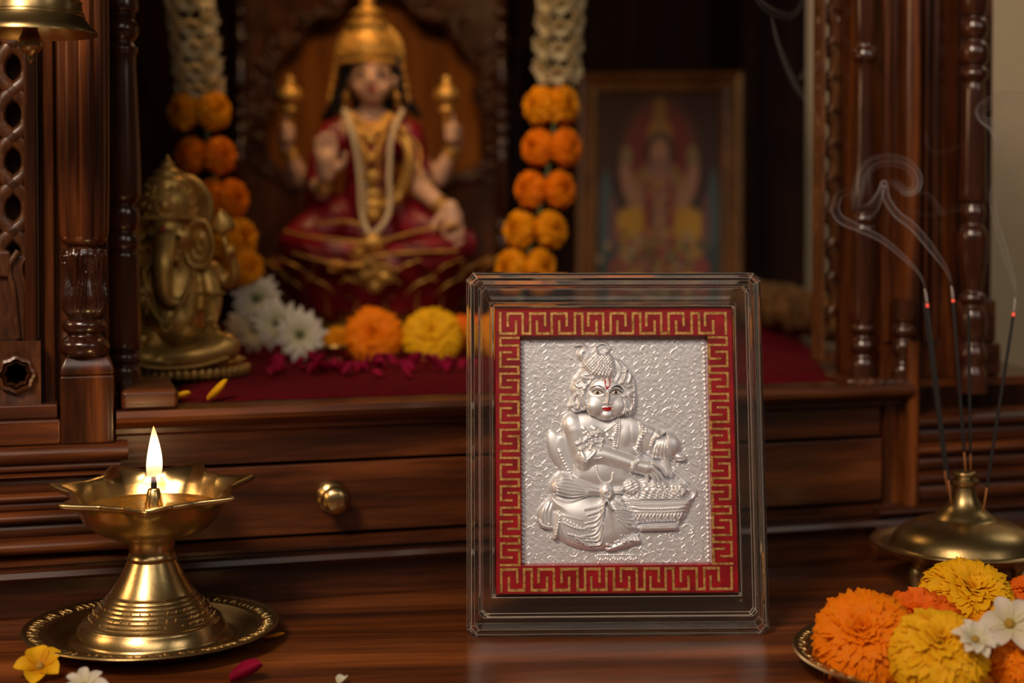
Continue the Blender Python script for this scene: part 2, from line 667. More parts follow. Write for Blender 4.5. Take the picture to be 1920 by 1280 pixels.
zL1, zL0 = sh(158, 466, V1)[1], sh(158, 596, V1)[1]
post('carved_leaf_capital', 158, V1, [(466, 38), (478, 41), (492, 38), (515, 34), (540, 38), (562, 41), (580, 38), (592, 31), (598, 28)], 'wzs', 240, leafy, fine=8)
post('turned_ring', 158, V1, [(597, 30), (601, 38), (610, 41), (619, 38), (623, 32), (628, 31), (633, 36), (640, 44), (650, 46), (660, 43), (666, 37)], 'wzs', 48)
u0, u1 = uu(114, -0.009), uu(216, -0.009)
zb, zt = sh(160, 831, -0.007)[1], sh(160, 668, -0.009)[1]
foot = MB()
zc = sh(160, 705, -0.012)[1]
um = (u0 + u1) / 2
hw = (u1 - u0) / 2
foot.box(u0, u1, -0.009, 0.012, zb, zc, loc)
rows = []
for k in range(7):
    t = k / 6
    q = hw * (1 - 0.20 * t * t)
    z = zc + (zt - zc) * t
    rows.append([loc(um - q, -0.009 + hw - q, z), loc(um + q, -0.009 + hw - q, z), loc(um + q, 0.012 - (hw - q), z), loc(um - q, 0.012 - (hw - q), z)])
foot.grid(rows, closed_u=True, cap=True)
part(foot, 'post_foot', 'wz', bevel=0.0012)
# flat boards behind the pillar and the lattice frame strip
zt2 = 0.45
part(MB().box(uu(76, 0.012), uu(206, 0.012), 0.012, 0.030, zs0, zt2, loc), 'back_board', 'wz', bevel=0.001)
part(MB().box(uu(84, 0.008), uu(106, 0.008), 0.007, 0.013, zs0, zt2, loc), 'board_strip', 'wz', bevel=0.001)
part(MB().box(uu(190, 0.004), uu(204, 0.004), 0.005, 0.013, zs0, zt2, loc), 'board_strip', 'wz', bevel=0.001)
part(MB().box(uu(50, 0.0), uu(73, 0.0), 0.0, 0.02, sh(50, 764, 0)[1], zt2, loc), 'lattice_frame', 'wz', bevel=0.001)


def lattice(name, xa, xb, v, ya, yb, period, amp, ncol, r, m, thick=0.35, ph=0.0):
    mb = MB()
    n = int((yb - ya) / 8)
    for c in range(ncol):
        cx = xa + (xb - xa) * (c + 0.5) / ncol
        for s in (1, -1):
            pts, rr = [], []
            for k in range(n + 1):
                y = ya + (yb - ya) * k / n
                a = 2 * PI * (y / period + ph) + c * PI
                px = cx + s * amp * (math.sin(a) + 0.12 * math.sin(3 * a))
                u_, z_ = sh(px, y, v)
                pts.append(loc(u_, v, z_))
                rr.append(r * (1 + 0.25 * math.cos(2 * a)))
            # flat ribbon with depth
            rows = []
            for k, p in enumerate(pts):
                d = (pts[min(k + 1, n)] - pts[max(k - 1, 0)]).normalized()
                a_ = d.cross(VN).normalized()
                q = rr[k]
                rows.append([p - a_ * q + VN * .004, p - a_ * q * .9, p - a_ * q * .5 - VN * .0012, p + a_ * q * .5 - VN * .0012, p + a_ * q * .9, p + a_ * q + VN * .004])
            mb.grid(rows, closed_u=True, cap=True)
    return part(mb, name, m, auto=50)


lattice('lattice_panel', -62, 54, 0.008, -60, 480, 176, 27, 2, 0.0030, 'carve', ph=0.03)
# broad carved foot of the lattice panel, above the pierced rosette block
mb = MB()
for (x0, x1, y0, y1, pr) in ((-80, 50, 478, 640, 0.004), (-80, 20, 470, 520, 0.0015)):
    ua, za = sh(x0, y0, pr)
    ub, zb_ = sh(x1, y1, pr)
    mb.box(ua, ub, pr, 0.018, zb_, za, loc)
part(mb, 'lattice_foot', 'carve', bevel=0.0015)
mb = MB()
for (cx, w_) in ((20, 9), (44, 5)):
    p = [(cx + 14, 470), (cx - 4, 500), (cx + 4, 540), (cx + 10, 600), (cx + 14, 634)]
    mb.tube([loc(sh(x, y, 0.003)[0], 0.003, sh(x, y, 0.003)[1]) for x, y in spline(p, 6)], [w_ * KP * .6] * 25, 8)
part(mb, 'carved_stem', 'carve')
# rosette block with a round hole
rc = sh(30, 702, -0.004)
mb = MB()
for k, (r0, dv) in enumerate([(19, 0.010), (19, 0.0), (23, -0.003), (27, 0.0), (30, -0.002), (34, -0.003), (37, 0.0)]):
    pass
rows = []
for (r0, dv) in [(19, 0.012), (19.5, 0.0), (22, -0.003), (25, -0.001), (28, -0.0035), (33, -0.003), (36, 0.0)]:
    rows.append([loc(rc[0] + (r0 + 1.6 * math.cos(8 * t)) * KP * math.cos(t), -0.002 + dv, rc[1] + (r0 + 1.6 * math.cos(8 * t)) * KP * math.sin(t)) for t in [2 * PI * j / 64 for j in range(64)]])
sq = []
for j in range(64):
    t = 2 * PI * j / 64
    k = 44 / max(abs(math.cos(t)), abs(math.sin(t))) * KP
    sq.append(loc(rc[0] + k * math.cos(t), -0.003, rc[1] + k * 1.38 * math.sin(t)))
rows.append(sq)
rows.append([p + VN * 0.018 for p in sq])
mb.grid(rows, closed_u=True)
part(mb, 'rosette_block', 'carve', auto=40)
part(MB().box(UL, uu(72, .016), 0.016, 0.020, zs0, zt2, loc), 'lattice_backing', 'inner')

# --- left turned baluster standing on the shelf
post('baluster', 232, 0.045, [(-60, 22), (-30, 27), (0, 30), (18, 30), (26, 22), (30, 26), (35, 20), (40, 26), (55, 31), (70, 27), (78, 21), (84, 24), (92, 29), (102, 26),
                            (118, 25), (160, 27), (240, 30), (330, 33), (366, 32), (378, 26), (384, 22), (389, 28), (404, 31), (426, 28), (434, 23), (440, 28), (452, 31), (464, 29), (470, 24),
                            (476, 29), (500, 30), (600, 31), (650, 31), (658, 24), (664, 30), (676, 31), (684, 24), (690, 29), (706, 31), (720, 31)], 'wzs', 40)
zsb = SHZ
part(MB().box(uu(228, -0.004), uu(334, -0.004), -0.008, 0.05, SHZ, sh(280, 728, 0.0)[1], loc), 'corner_block', 'wx', bevel=0.002)

# left inner side wall
a = loc(uu(196, 0.03), 0.03, 0)
for nm, p, q, m_ in (('side_wall', a, Vector((bl.x, bl.y, 0)), 'inner'),):
    d = (q - p).normalized()
    n_ = Vector((-d.y, d.x, 0)) * 0.012
    mesh(nm, [(*((p + n_ * 0).xy), SHZ), (*q.xy, SHZ), (*(q + n_).xy, SHZ), (*(p + n_).xy, SHZ), (*p.xy, zt2), (*q.xy, zt2), (*(q + n_).xy, zt2), (*(p + n_).xy, zt2)],
         [(0, 3, 2, 1), (4, 5, 6, 7), (0, 1, 5, 4), (1, 2, 6, 5), (2, 3, 7, 6), (3, 0, 4, 7)], M[m_], shrine, smooth=False)
# back panel
YB = 1.30
xl, xr = at(60, 640, 1.33).x, at(1502, 640, YB).x
part(MB().box(xl, xr, YB, YB + 0.015, SHZ, zt2), 'back_panel', 'inner', bevel=0.001)
x0, x1 = at(1398, 300, 1.27).x, at(1440, 300, 1.27).x
part(MB().box(x0, xr, 1.275, YB, SHZ, zt2), 'back_stile', 'inner', bevel=0.002)
part(MB().box(x0 - 0.006, x0 + 0.008, 1.262, 1.28, SHZ, zt2), 'back_bead', 'inner', bevel=0.003)
# roof board above the frame of view
slab('roof', [loc(UL, -0.005, 0), loc(uu(1870, 0.02), -0.005, 0), Vector((xr + .05, YB + .02, 0)), Vector((xl, YB + .02, 0))], zt2, zt2 + 0.02, 'inner')
part(MB().box(uu(10, -0.01) - 0.006, uu(10, -0.01) + 0.006, -0.12, 0.0, zt2 + 0.004, zt2 + 0.018, loc), 'bell_bracket', 'wx', bevel=0.001)

# --- niche behind the large statue: golden panel, lobed arch, beaded posts
YN = 1.20
nl, nr = at(478, 400, YN).x, at(908, 400, YN).x
part(MB().box(nl, nr, YN, YN + 0.01, SHZ, zt2), 'niche_panel', 'niche')


def arch_edge(side):
    # lobed inner edge of the arch in photo pixels from the springing up to the crown
    pts = [(596, 700), (596, 380), (560, 330), (512, 300), (508, 230), (528, 180), (520, 140), (545, 95), (570, 75), (590, 40), (640, 25), (668, -12), (712, -30)]
    if side < 0:
        return pts
    return [(2 * 706 - x, y) for x, y in pts]


mb = MB()
YA = 1.175
for s in (-1, 1):
    inner = [np.array(p, float) for p in spline(arch_edge(s), 5)]
    rows_f, rows_b = [], []
    rows = []
    n = len(inner)
    for i, p in enumerate(inner):
        ox = 462 if s < 0 else 2 * 706 - 462
        oy = p[1] if p[1] > 30 else p[1]
        o_ = (ox, min(p[1], 700) if i < n * .75 else p[1] - 60)
        wob = 4 * math.sin(i * 1.9)
        q = [at(p[0] + s * wob * -.3, p[1], YA + 0.012), at(p[0], p[1], YA + 0.002), at(p[0] + s * 6, p[1], YA - 0.004), at(p[0] + s * 14, p[1], YA - 0.001),
             at(p[0] + s * 20, p[1], YA + 0.001), at(o_[0], p[1], YA), at(o_[0], p[1], YA + 0.012)]
        rows.append(q)
    mb.grid(rows)
part(mb, 'lobed_arch', 'carve', auto=60)
rr_ = random.Random(3)
mb = MB()
for s in (-1, 1):
    E = spline(arch_edge(s), 3)
    for i, p in enumerate(E):
        if p[1] > 360: continue
        for j in range(3):
            px_, py_ = p[0] + s * (16 + 15 * j + rr_.uniform(-4, 4)), p[1] + rr_.uniform(-8, 8)
            if abs(px_ - 706) > 244: continue
            mb.ball(at(px_, py_, YA - 0.001), 0.0036, 8, 6, Matrix.Rotation(rr_.uniform(0, 3), 3, 'Y'), (1.5, .8, .7))
part(mb, 'carved_foliage', 'carve')
bead = [(-40, 10), (0, 12), (12, 8), (20, 13), (30, 13), (40, 7), (55, 8), (62, 13), (75, 15), (86, 12), (92, 7), (100, 11), (106, 12), (112, 8), (125, 10), (150, 13), (165, 13), (178, 8), (186, 13),
        (193, 14), (202, 8), (210, 15), (219, 16), (228, 9), (238, 14), (247, 15), (256, 8), (268, 12), (277, 13), (284, 9), (300, 12), (380, 13), (410, 8), (420, 13), (430, 14), (440, 8), (470, 13), (600, 14), (640, 18)]
for px in (451, 941):
    Yb = 1.16
    prof = [(max(r, 1) * Yb / F, at(px, y, Yb).z) for y, r in reversed(spline(bead, 4))]
    prof = [(prof[0][0], SHZ)] + [q for q in prof if q[1] > SHZ + 0.001]
    part(MB().lathe(prof, (at(px, 300, Yb).x, Yb, 0), 24), 'beaded_post', 'wzs', auto=60)
for xa, xb in ((418, 436), (466, 484), (900, 922), (956, 976)):
    part(MB().box(at(xa, 300, 1.19).x, at(xb, 300, 1.19).x, 1.185, 1.20, SHZ, zt2), 'niche_strip', 'inner', bevel=0.002)

# --- right side: lattice side panel, thin post, broad pilaster, baluster, stepped base
V2 = 0.012


def rpost(name, px, v, prof, m='wzs', **k):
    return post(name, px, v, prof, m, **k)


lattice('side_lattice', 1536, 1600, 0.06, -60, 600, 126, 15, 2, 0.0022, 'lattice', ph=0.3)
part(MB().box(uu(1588, 0.055), uu(1604, 0.055), 0.05, 0.07, SHZ, zt2, loc), 'lattice_frame', 'lattice', bevel=0.001)
part(MB().box(uu(1532, 0.06), uu(1538, 0.06), 0.055, 0.068, SHZ + 0.006, zt2, loc), 'lattice_frame', 'lattice', bevel=0.001)
rpost('slim_post', 1618, V2, [(-60, 22), (0, 21), (60, 19), (85, 17), (95, 22), (108, 24), (116, 20), (125, 15), (200, 16), (300, 19), (350, 24), (372, 26), (388, 24), (398, 18), (404, 22), (414, 24), (422, 20), (430, 24), (520, 24), (596, 22),
                              (604, 18), (610, 23), (618, 24), (628, 17), (638, 22), (648, 25), (656, 22), (664, 17), (680, 24), (712, 26)])
part(MB().box(uu(1650, V2), uu(1792, V2), V2, 0.06, SHZ, zt2, loc), 'pilaster_board', 'wz', bevel=0.001)
for xa, xb, dv in ((1650, 1668, .002), (1682, 1716, .009), (1722, 1732, .004), (1740, 1756, .003)):
    w = (uu(xb, V2) - uu(xa, V2)) / 2
    uc = (uu(xb, V2) + uu(xa, V2)) / 2
    prof = [(uc + w * math.cos(t), V2 - dv * math.sin(t)) for t in [PI * k / 10 for k in range(11)]]
    rows = [[loc(a_, b_, z_) for a_, b_ in prof] for z_ in (SHZ + 0.02, zt2)]
    part(MB().grid(rows), 'reeding', 'wz')
rpost('slim_post', 1694, 0.002, [(560, 20), (596, 21), (606, 15), (614, 21), (624, 22), (634, 16), (642, 20), (654, 22), (664, 18), (676, 15), (690, 22), (712, 24)])
rpost('baluster', 1822, 0.0, [(-60, 24), (0, 25), (26, 22), (32, 17), (40, 23), (54, 26), (66, 23), (76, 17), (84, 24), (100, 28), (116, 25), (124, 18), (130, 24), (140, 27), (148, 23), (156, 18),
                              (170, 20), (250, 23), (340, 25), (372, 26), (382, 20), (390, 22), (400, 24), (412, 20), (420, 18), (430, 24), (445, 28), (480, 27), (520, 22), (545, 17), (552, 23), (562, 25), (572, 18),
                              (582, 24), (600, 28), (625, 26), (640, 20), (652, 25), (668, 28), (684, 22), (700, 27), (735, 30)])
part(MB().box(uu(1792, .03), uu(1856, .03), 0.03, 0.06, SHZ, zt2, loc), 'pilaster_board', 'wz', bevel=0.001)
stp = MB()
for (xa, ya, yb) in ((1857, 560, 640), (1866, 640, 700), (1884, 700, 735), (1908, 735, 775)):
    ub, za = sh(xa, ya, 0.02)
    zb_ = sh(xa, yb, 0.02)[1]
    stp.box(uu(1780, .02), ub, 0.014, 0.06, max(zb_, SHZ) if yb < 735 else zb_, za, loc)
part(stp, 'stepped_shoulder', 'wx', bevel=0.0015)
part(MB().box(uu(1596, -0.002), uu(1710, -0.002), -0.006, 0.03, SHZ, sh(1650, 712, -0.002)[1], loc), 'post_plinth', 'wx', bevel=0.0015)
mb = MB()
for k in range(13):
    a_ = sh(1600 + k * 9, 718 + 3 * (k % 2), -0.008)
    mb.ball(loc(a_[0], -0.007, a_[1]), 0.0028, 8, 6, None, (1.2, .7, .9))
part(mb, 'carved_beading', 'carve')
v0 = -0.008
ys = [(776, 800, 0.004, 1925), (801, 828, 0.0, 1918), (829, 852, 0.004, 1924), (853, 880, 0.001, 1918), (881, 905, 0.004, 1924), (906, 940, 0.0, 1918), (941, 962, 0.005, 1930), (963, 1040, 0.003, 1930)]
mb = MB()
for (ya, yb, pr, ue) in ys:
    za, zb_ = sh(1780, ya, v0)[1], sh(1780, yb, v0)[1]
    if yb > 1000: zb_ = 0
    hh = za - zb_
    prof = [(0.02, zb_)] + [(v0 + 0.003 - (pr + 0.003) * math.sin(PI * (0.08 + 0.84 * k / 8)) ** 0.5, zb_ + hh * k / 8) for k in range(9)] + [(0.02, za)]
    mb.extr(prof, uu(1716 if yb < 945 else 1640, v0), uu(ue + 75, v0))
part(mb, 'pilaster_base')
mb = MB()
prof = [(uu(1712, v0) + 0.0035 * math.cos(t), v0 + 0.002 - 0.005 * math.sin(t)) for t in [PI * k / 8 for k in range(9)]]
mb.grid([[loc(a_, b_, z_) for a_, b_ in prof] for z_ in (z_m1, sh(1712, 640, v0)[1])])
part(mb, 'corner_bead', 'wz')

# ================================================================== cloth on the shelf
cf0, cf1 = loc(uu(338, 0.004), 0.0138, 0), loc(uu(1574, 0.004), 0.0138, 0)
cb0, cb1 = at(345, 640, 1.135), at(1490, 640, 1.135)
NU, NV = 120, 70
rows = []
for j in range(NV + 1):
    row = []
    for i in range(NU + 1):
        s, t = i / NU, j / NV
        f_ = cf0.lerp(cf1, s)
        b_ = Vector((cb0.x, cb0.y, 0)).lerp(Vector((cb1.x, cb1.y, 0)), s)
        p = f_.lerp(b_, t)
        ed = min(1, min(s, 1 - s) * 30, t * 14 + .05)
        z = SHZ + 0.0006 + ed * (0.0022 + 0.0006 * math.sin(31 * p.x + 60 * p.y) + 0.0004 * math.sin(190 * p.x - 70 * p.y))
        row.append((p.x, p.y + 0.0015 * math.sin(s * 60) * (t < .05), z))
    rows.append(row)
mb = MB().grid(rows)
cl = mb.build('shelf_cloth', M['cloth'])
so = cl.modifiers.new('thickness', 'SOLIDIFY')
so.thickness = 0.0006
tag(cl, 'dark red velvet cloth spread over the shrine shelf', 'cloth')
CLZ = SHZ + 0.003

# ================================================================== framed relief plate (transparent block, red mat, silver relief)
YF = 0.630
BL, BR = onz(873, 1203, 0), onz(1449, 1203, 0)
FW = 575.0 * YF / F
FX = at(1161, 1200, YF).x
LEAN = 0.16
FT = 0.019
FHT = 0.1487


def fr3(x, z, d):
    """frame point: x from the centre, z up the slanted face, d depth behind the front face"""
    yaw = 0.03
    X, Y = x, d + z * LEAN
    return Vector((FX + X * math.cos(yaw) - Y * math.sin(yaw), YF + X * math.sin(yaw) + Y * math.cos(yaw), z))


frame = empty('framed_relief', fr3(0, 0, FT / 2), 'clear acrylic stand with a red and gold key border around a silver child relief', 'picture frame')


def ring_rect(x0, x1, z0, z1, d, ch):
    """rectangle with cut corners, 8 points"""
    return [fr3(x0 + ch, z0, d), fr3(x1 - ch, z0, d), fr3(x1, z0 + ch, d), fr3(x1, z1 - ch, d), fr3(x1 - ch, z1, d), fr3(x0 + ch, z1, d), fr3(x0, z1 - ch, d), fr3(x0, z0 + ch, d)]


px_ = YF / F
X0, X1, Z0, Z1 = -FW / 2, FW / 2, 0.0002, FHT
OX, OT, OB = 0.0112, 0.0147, 0.0165
HX0, HX1, HZ0, HZ1 = X0 + OX + .0003, X1 - OX - .0007, Z0 + OB, Z1 - OT
c1 = 0.0042
rows = []
rows.append(ring_rect(HX0, HX1, HZ0, HZ1, FT - 0.001, 0.0002))
rows.append(ring_rect(X0 + .006, X1 - .006, Z0 + .0055, Z1 - .006, FT - 0.0004, 0.002))
rows.append(ring_rect(X0 + .002, X1 - .002, Z0, Z1 - .002, FT, 0.0022))
rows.append(ring_rect(X0, X1, Z0, Z1, FT - 0.002, c1 * .7))
rows.append(ring_rect(X0, X1, Z0, Z1, 0.0022, c1 * .7))
rows.append(ring_rect(X0 + .0018, X1 - .0018, Z0 + .0016, Z1 - .0018, 0.0, c1 * .6))
rows.append(ring_rect(X0 + .0058, X1 - .0058, Z0 + .0085, Z1 - .0056, 0.0, c1 * .6))
rows.append(ring_rect(X0 + .0066, X1 - .0066, Z0 + .0093, Z1 - .0064, 0.0022, c1 * .35))
rows.append(ring_rect(HX0 - .0008, HX1 + .0008, HZ0 - .001, HZ1 + .0008, 0.0030, 0.0008))
rows.append(ring_rect(HX0, HX1, HZ0, HZ1, 0.0038, 0.0002))
W_ = 0.0015
irows = []
for (a, bz, d, ch) in ((.0, .0, FT - W_, .0005), (.006, .0055, FT - W_, .002), (.002, .002, FT - W_, .0022)):
    pass
irows.append(ring_rect(HX0 - W_, HX1 + W_, HZ0 - W_, HZ1 + W_, FT - W_, .0003))
irows.append(ring_rect(X0 + W_, X1 - W_, Z0 + W_, Z1 - W_, FT - W_, .0022))
irows.append(ring_rect(X0 + W_, X1 - W_, Z0 + W_, Z1 - W_, .0030, .0022))
irows.append(ring_rect(X0 + .0032, X1 - .0032, Z0 + .0030, Z1 - .0032, W_, .0020))
irows.append(ring_rect(X0 + .0050, X1 - .0050, Z0 + .0078, Z1 - .0048, W_, .0020))
irows.append(ring_rect(X0 + .0060, X1 - .0060, Z0 + .0088, Z1 - .0058, .0037, .0012))
irows.append(ring_rect(HX0 - W_, HX1 + W_, HZ0 - W_, HZ1 + W_, .0046, .0003))
GL, nt, b = nodes_of('clear_acrylic')
b.inputs['Base Color'].default_value = (0.985, 0.97, 0.95, 1)
b.inputs['Roughness'].default_value = 0.015
b.inputs['IOR'].default_value = 1.45
b.inputs['Transmission Weight'].default_value = 1.0
dfa = nt.nodes.new('ShaderNodeBsdfTranslucent'); dfa.inputs[0].default_value = (0.9, 0.82, 0.74, 1)
dfb = nt.nodes.new('ShaderNodeBsdfDiffuse'); dfb.inputs[0].default_value = (0.9, 0.82, 0.74, 1)
m9 = nt.nodes.new('ShaderNodeMixShader'); nt.links.new(dfa.outputs[0], m9.inputs[1]); nt.links.new(dfb.outputs[0], m9.inputs[2])
m8 = nt.nodes.new('ShaderNodeMixShader'); m8.inputs[0].default_value = 0.012  # slight diffuse share put in as a pale veil of light
nt.links.new(b.outputs[0], m8.inputs[1]); nt.links.new(m9.outputs[0], m8.inputs[2]); nt.links.new(m8.outputs[0], nt.nodes['Material Output'].inputs[0])
mb = MB().grid(rows, closed_u=True, closed_v=True)
mb.grid(irows[::-1], closed_u=True, closed_v=True)
ac = mb.build('acrylic_block', GL, frame, smooth=False, bevel=0.00028)
ED, nt, b = nodes_of('acrylic_edge_highlight')  # pale scattering bevel, stands in for bright highlight lines along the edges
b.inputs['Base Color'].default_value = (1, 0.95, 0.88, 1)
b.inputs['Roughness'].default_value = 0.25
b.inputs['IOR'].default_value = 1.45
b.inputs['Transmission Weight'].default_value = 1.0
tr_ = nt.nodes.new('ShaderNodeBsdfTranslucent'); tr_.inputs[0].default_value = (1, 0.93, 0.84, 1)
df_ = nt.nodes.new('ShaderNodeBsdfDiffuse'); df_.inputs[0].default_value = (1, 0.93, 0.84, 1)
ma_ = nt.nodes.new('ShaderNodeMixShader'); nt.links.new(tr_.outputs[0], ma_.inputs[1]); nt.links.new(df_.outputs[0], ma_.inputs[2])
mb_ = nt.nodes.new('ShaderNodeMixShader'); mb_.inputs[0].default_value = 0.6
nt.links.new(b.outputs[0], mb_.inputs[1]); nt.links.new(ma_.outputs[0], mb_.inputs[2]); nt.links.new(mb_.outputs[0], nt.nodes['Material Output'].inputs[0])
ac.data.materials.append(ED)
ac.modifiers['soft_edges'].material = 1
ac.modifiers['soft_edges'].segments = 1
ac.modifiers['soft_edges'].angle_limit = math.radians(12)
ac.modifiers['soft_edges'].harden_normals = False

# red mat
red, nt, b = nodes_of('red_lacquer')
b.inputs['Base Color'].default_value = (0.36, 0.006, 0.006, 1)
b.inputs['Roughness'].default_value = 0.38
tc = nt.nodes.new('ShaderNodeTexCoord')
n = nt.nodes.new('ShaderNodeTexNoise'); n.inputs['Scale'].default_value = 160; n.inputs['Detail'].default_value = 4
r = nt.nodes.new('ShaderNodeValToRGB')
r.color_ramp.elements[0].position = .35; r.color_ramp.elements[0].color = (0.20, 0.001, 0.005, 1)
r.color_ramp.elements[1].position = .7; r.color_ramp.elements[1].color = (0.36, 0.003, 0.010, 1)
nt.links.new(tc.outputs['Object'], n.inputs['Vector']); nt.links.new(n.outputs['Fac'], r.inputs[0]); nt.links.new(r.outputs[0], b.inputs['Base Color'])
g = 0.0006
RX0, RX1, RZ0, RZ1 = HX0 + g, HX1 - g, HZ0 + g, HZ1 - g
# opening for the plate
PLX0, PLX1 = RX0 + 0.0105, RX1 - 0.0103
PLZ0, PLZ1 = RZ0 + 0.0114, RZ1 - 0.0110
DM = 0.0012     # depth of the mat's front face
rows = [ring_rect(RX0, RX1, RZ0, RZ1, FT - .003, .0003), ring_rect(RX0, RX1, RZ0, RZ1, DM + .0004, .0003), ring_rect(RX0 + .0003, RX1 - .0003, RZ0 + .0003, RZ1 - .0003, DM, .0003),
        ring_rect(PLX0 - .0002, PLX1 + .0002, PLZ0 - .0002, PLZ1 + .0002, DM, .00005), ring_rect(PLX0, PLX1, PLZ0, PLZ1, DM + .0002, .00005), ring_rect(PLX0, PLX1, PLZ0, PLZ1, FT - .003, .00005)]
mat_o = MB().grid(rows, closed_u=True, closed_v=True).build('red_border', red, frame, smooth=False)

# gold key pattern
gm, nt, b = nodes_of('gold_leaf')
tc = nt.nodes.new('ShaderNodeTexCoord')
n = nt.nodes.new('ShaderNodeTexNoise'); n.inputs['Scale'].default_value = 700; n.inputs['Detail'].default_value = 3
r = nt.nodes.new('ShaderNodeValToRGB')
r.color_ramp.elements[0].position = .3; r.color_ramp.elements[0].color = (0.33, 0.16, 0.035, 1)
r.color_ramp.elements[1].position = .62; r.color_ramp.elements[1].color = (0.78, 0.47, 0.16, 1)
nt.links.new(tc.outputs['Object'], n.inputs['Vector']); nt.links.new(n.outputs['Fac'], r.inputs[0]); nt.links.new(r.outputs[0], b.inputs['Base Color'])
b.inputs['Metallic'].default_value = 0.65
b.inputs['Roughness'].default_value = 0.42
UN = (RX1 - RX0 - 0.0040) / 30.6
T_, B_ = 0.0, 2.45
m1, m2 = 1.05, 1.40
SW = 0.40


def strokeflat(mb, pts, to3):
    """thick polyline with mitred corners"""
    w = SW / 2
    P = [np.array(p, float) for p in pts]
    n = len(P)
    Lf, Rt = [], []
    for i in range(n):
        d0 = P[i] - P[i - 1] if i else P[1] - P[0]
        d1 = P[i + 1] - P[i] if i < n - 1 else P[-1] - P[-2]
        d0 = d0 / np.linalg.norm(d0); d1 = d1 / np.linalg.norm(d1)
        n0 = np.array([-d0[1], d0[0]]); n1 = np.array([-d1[1], d1[0]])
        m = n0 + n1
        m = m / max(1e-6, m.dot(m)) * 2 if np.linalg.norm(m) > .1 else n0
        p = P[i] - (d0 * w if i == 0 else 0) + (d1 * w if i == n - 1 else 0)
        Lf.append((p + m * w, p + m * w * .7)); Rt.append((p - m * w, p - m * w * .7))
    rows = []
    for i in range(n):
        rows.append([to3(*Lf[i][0], 0), to3(*Lf[i][1], 1), to3(*Rt[i][1], 1), to3(*Rt[i][0], 0)])
    mb.grid(rows, cap=True)


DG_ = DM


def hstrokes():
    A = lambda s: [(s, m2), (s, T_), (s + 2, T_), (s + 2, B_), (s + 3, B_), (s + 3, T_), (s + 5, T_), (s + 5, m2)]
    C = lambda s: [(s, m1), (s, B_), (s + 2.1, B_), (s + 2.1, T_), (s + 3.1, T_), (s + 3.1, B_), (s + 5, B_), (s + 5, m1)]
    return [[(0, T_), (0, B_), (2.1, B_), (2.1, m1)], A(1), [(4.9, m1), (4.9, B_), (6.9, B_), (6.9, T_), (8.9, T_), (8.9, m2)], C(7.9), A(11.8), C(15.7), A(19.6), C(23.6),
            [(27.5, m2), (27.5, T_), (30.3, T_), (30.3, B_)]]


mb = MB()
gx = RX0 + 0.0021
for st in hstrokes():
    strokeflat(mb, st, lambda a, c, k: fr3(gx + a * UN, RZ1 - 0.0016 - c * UN * 1.08, DG_ - (0.00025 * k - .0001)))
    strokeflat(mb, st, lambda a, c, k: fr3(gx + a * UN, RZ0 + 0.0016 + c * UN * 1.08, DG_ - (0.00025 * k - .0001)))


def vstrokes(n):
    out = [[(B_, 0), (0, 0), (0, 1.1), (B_, 1.1), (B_, 3.1), (m1, 3.1)]]
    s = 2.1
    for k in range(n):
        P = [(m2, s), (0, s), (0, s + 2.1), (B_, s + 2.1), (B_, s + 3.1), (0, s + 3.1), (0, s + 5.1), (m2, s + 5.1)]
        if k % 2:
            P = [(B_ - a if a != m2 else m1, b_) for a, b_ in P]
        out.append(P)
        s += 4.05
    fl = n % 2
    P = [(m2, s), (0, s), (0, s + 2.1), (B_, s + 2.1)]
    if fl: P = [(B_ - a if a != m2 else m1, b_) for a, b_ in P]
    out.append(P)
    return out, s + 2.1


VS, tot = vstrokes(7)
span = (RZ1 - RZ0) - 0.0032 - 2 * (B_ * UN * 1.08 + 0.0018)
VU = span / tot
ztop = RZ1 - 0.0016 - B_ * UN * 1.08 - 0.0018
for st in VS:
    strokeflat(mb, st, lambda a, c, k: fr3(gx + a * UN * .97, ztop - c * VU, DG_ - (0.00025 * k - .0001)))
    strokeflat(mb, st, lambda a, c, k: fr3(RX1 - 0.0026 - a * UN * .97, ztop - c * VU, DG_ - (0.00025 * k - .0001)))
mb.build('gold_key_pattern', gm, mat_o, smooth=False)

# ---------------------------------------------------------------- the silver relief as height maps
GW, GH = 524, 640          # design space 1047 x 1280, two units per cell
xs = (np.arange(GW) + .5) * (1047 / GW)
ys = (np.arange(GH) + .5) * (1280 / GH)
XX, YY = np.meshgrid(xs, ys)
rng = np.random.RandomState(4)


def vnoise(scale, seed=0):
    r_ = np.random.RandomState(seed)
    gw, gh = int(1047 / scale) + 3, int(1280 / scale) + 3
    G = r_.rand(gh, gw)
    fx, fy = XX / scale, YY / scale
    ix, iy = fx.astype(int), fy.astype(int)
    tx, ty = fx - ix, fy - iy
    tx, ty = tx * tx * (3 - 2 * tx), ty * ty * (3 - 2 * ty)
    return (G[iy, ix] * (1 - tx) + G[iy, ix + 1] * tx) * (1 - ty) + (G[iy + 1, ix] * (1 - tx) + G[iy + 1, ix + 1] * tx) * ty


def seg_d(pts, closed=False):
    pts = [tuple(p)[:2] for p in pts]
    if closed: pts = pts + [pts[0]]
    D = np.full(XX.shape, 1e9)
    T = np.zeros(XX.shape)
    L = 0
    tot_ = sum(math.dist(a, b_) for a, b_ in zip(pts, pts[1:]))
    for a, b_ in zip(pts, pts[1:]):
        dx, dy = b_[0] - a[0], b_[1] - a[1]
        l2 = dx * dx + dy * dy + 1e-9
        t = np.clip(((XX - a[0]) * dx + (YY - a[1]) * dy) / l2, 0, 1)
        d = np.hypot(XX - a[0] - t * dx, YY - a[1] - t * dy)
        m_ = d < D
        D = np.where(m_, d, D)
        T = np.where(m_, (L + t * math.sqrt(l2)) / tot_, T)
        L += math.sqrt(l2)
    return D, T


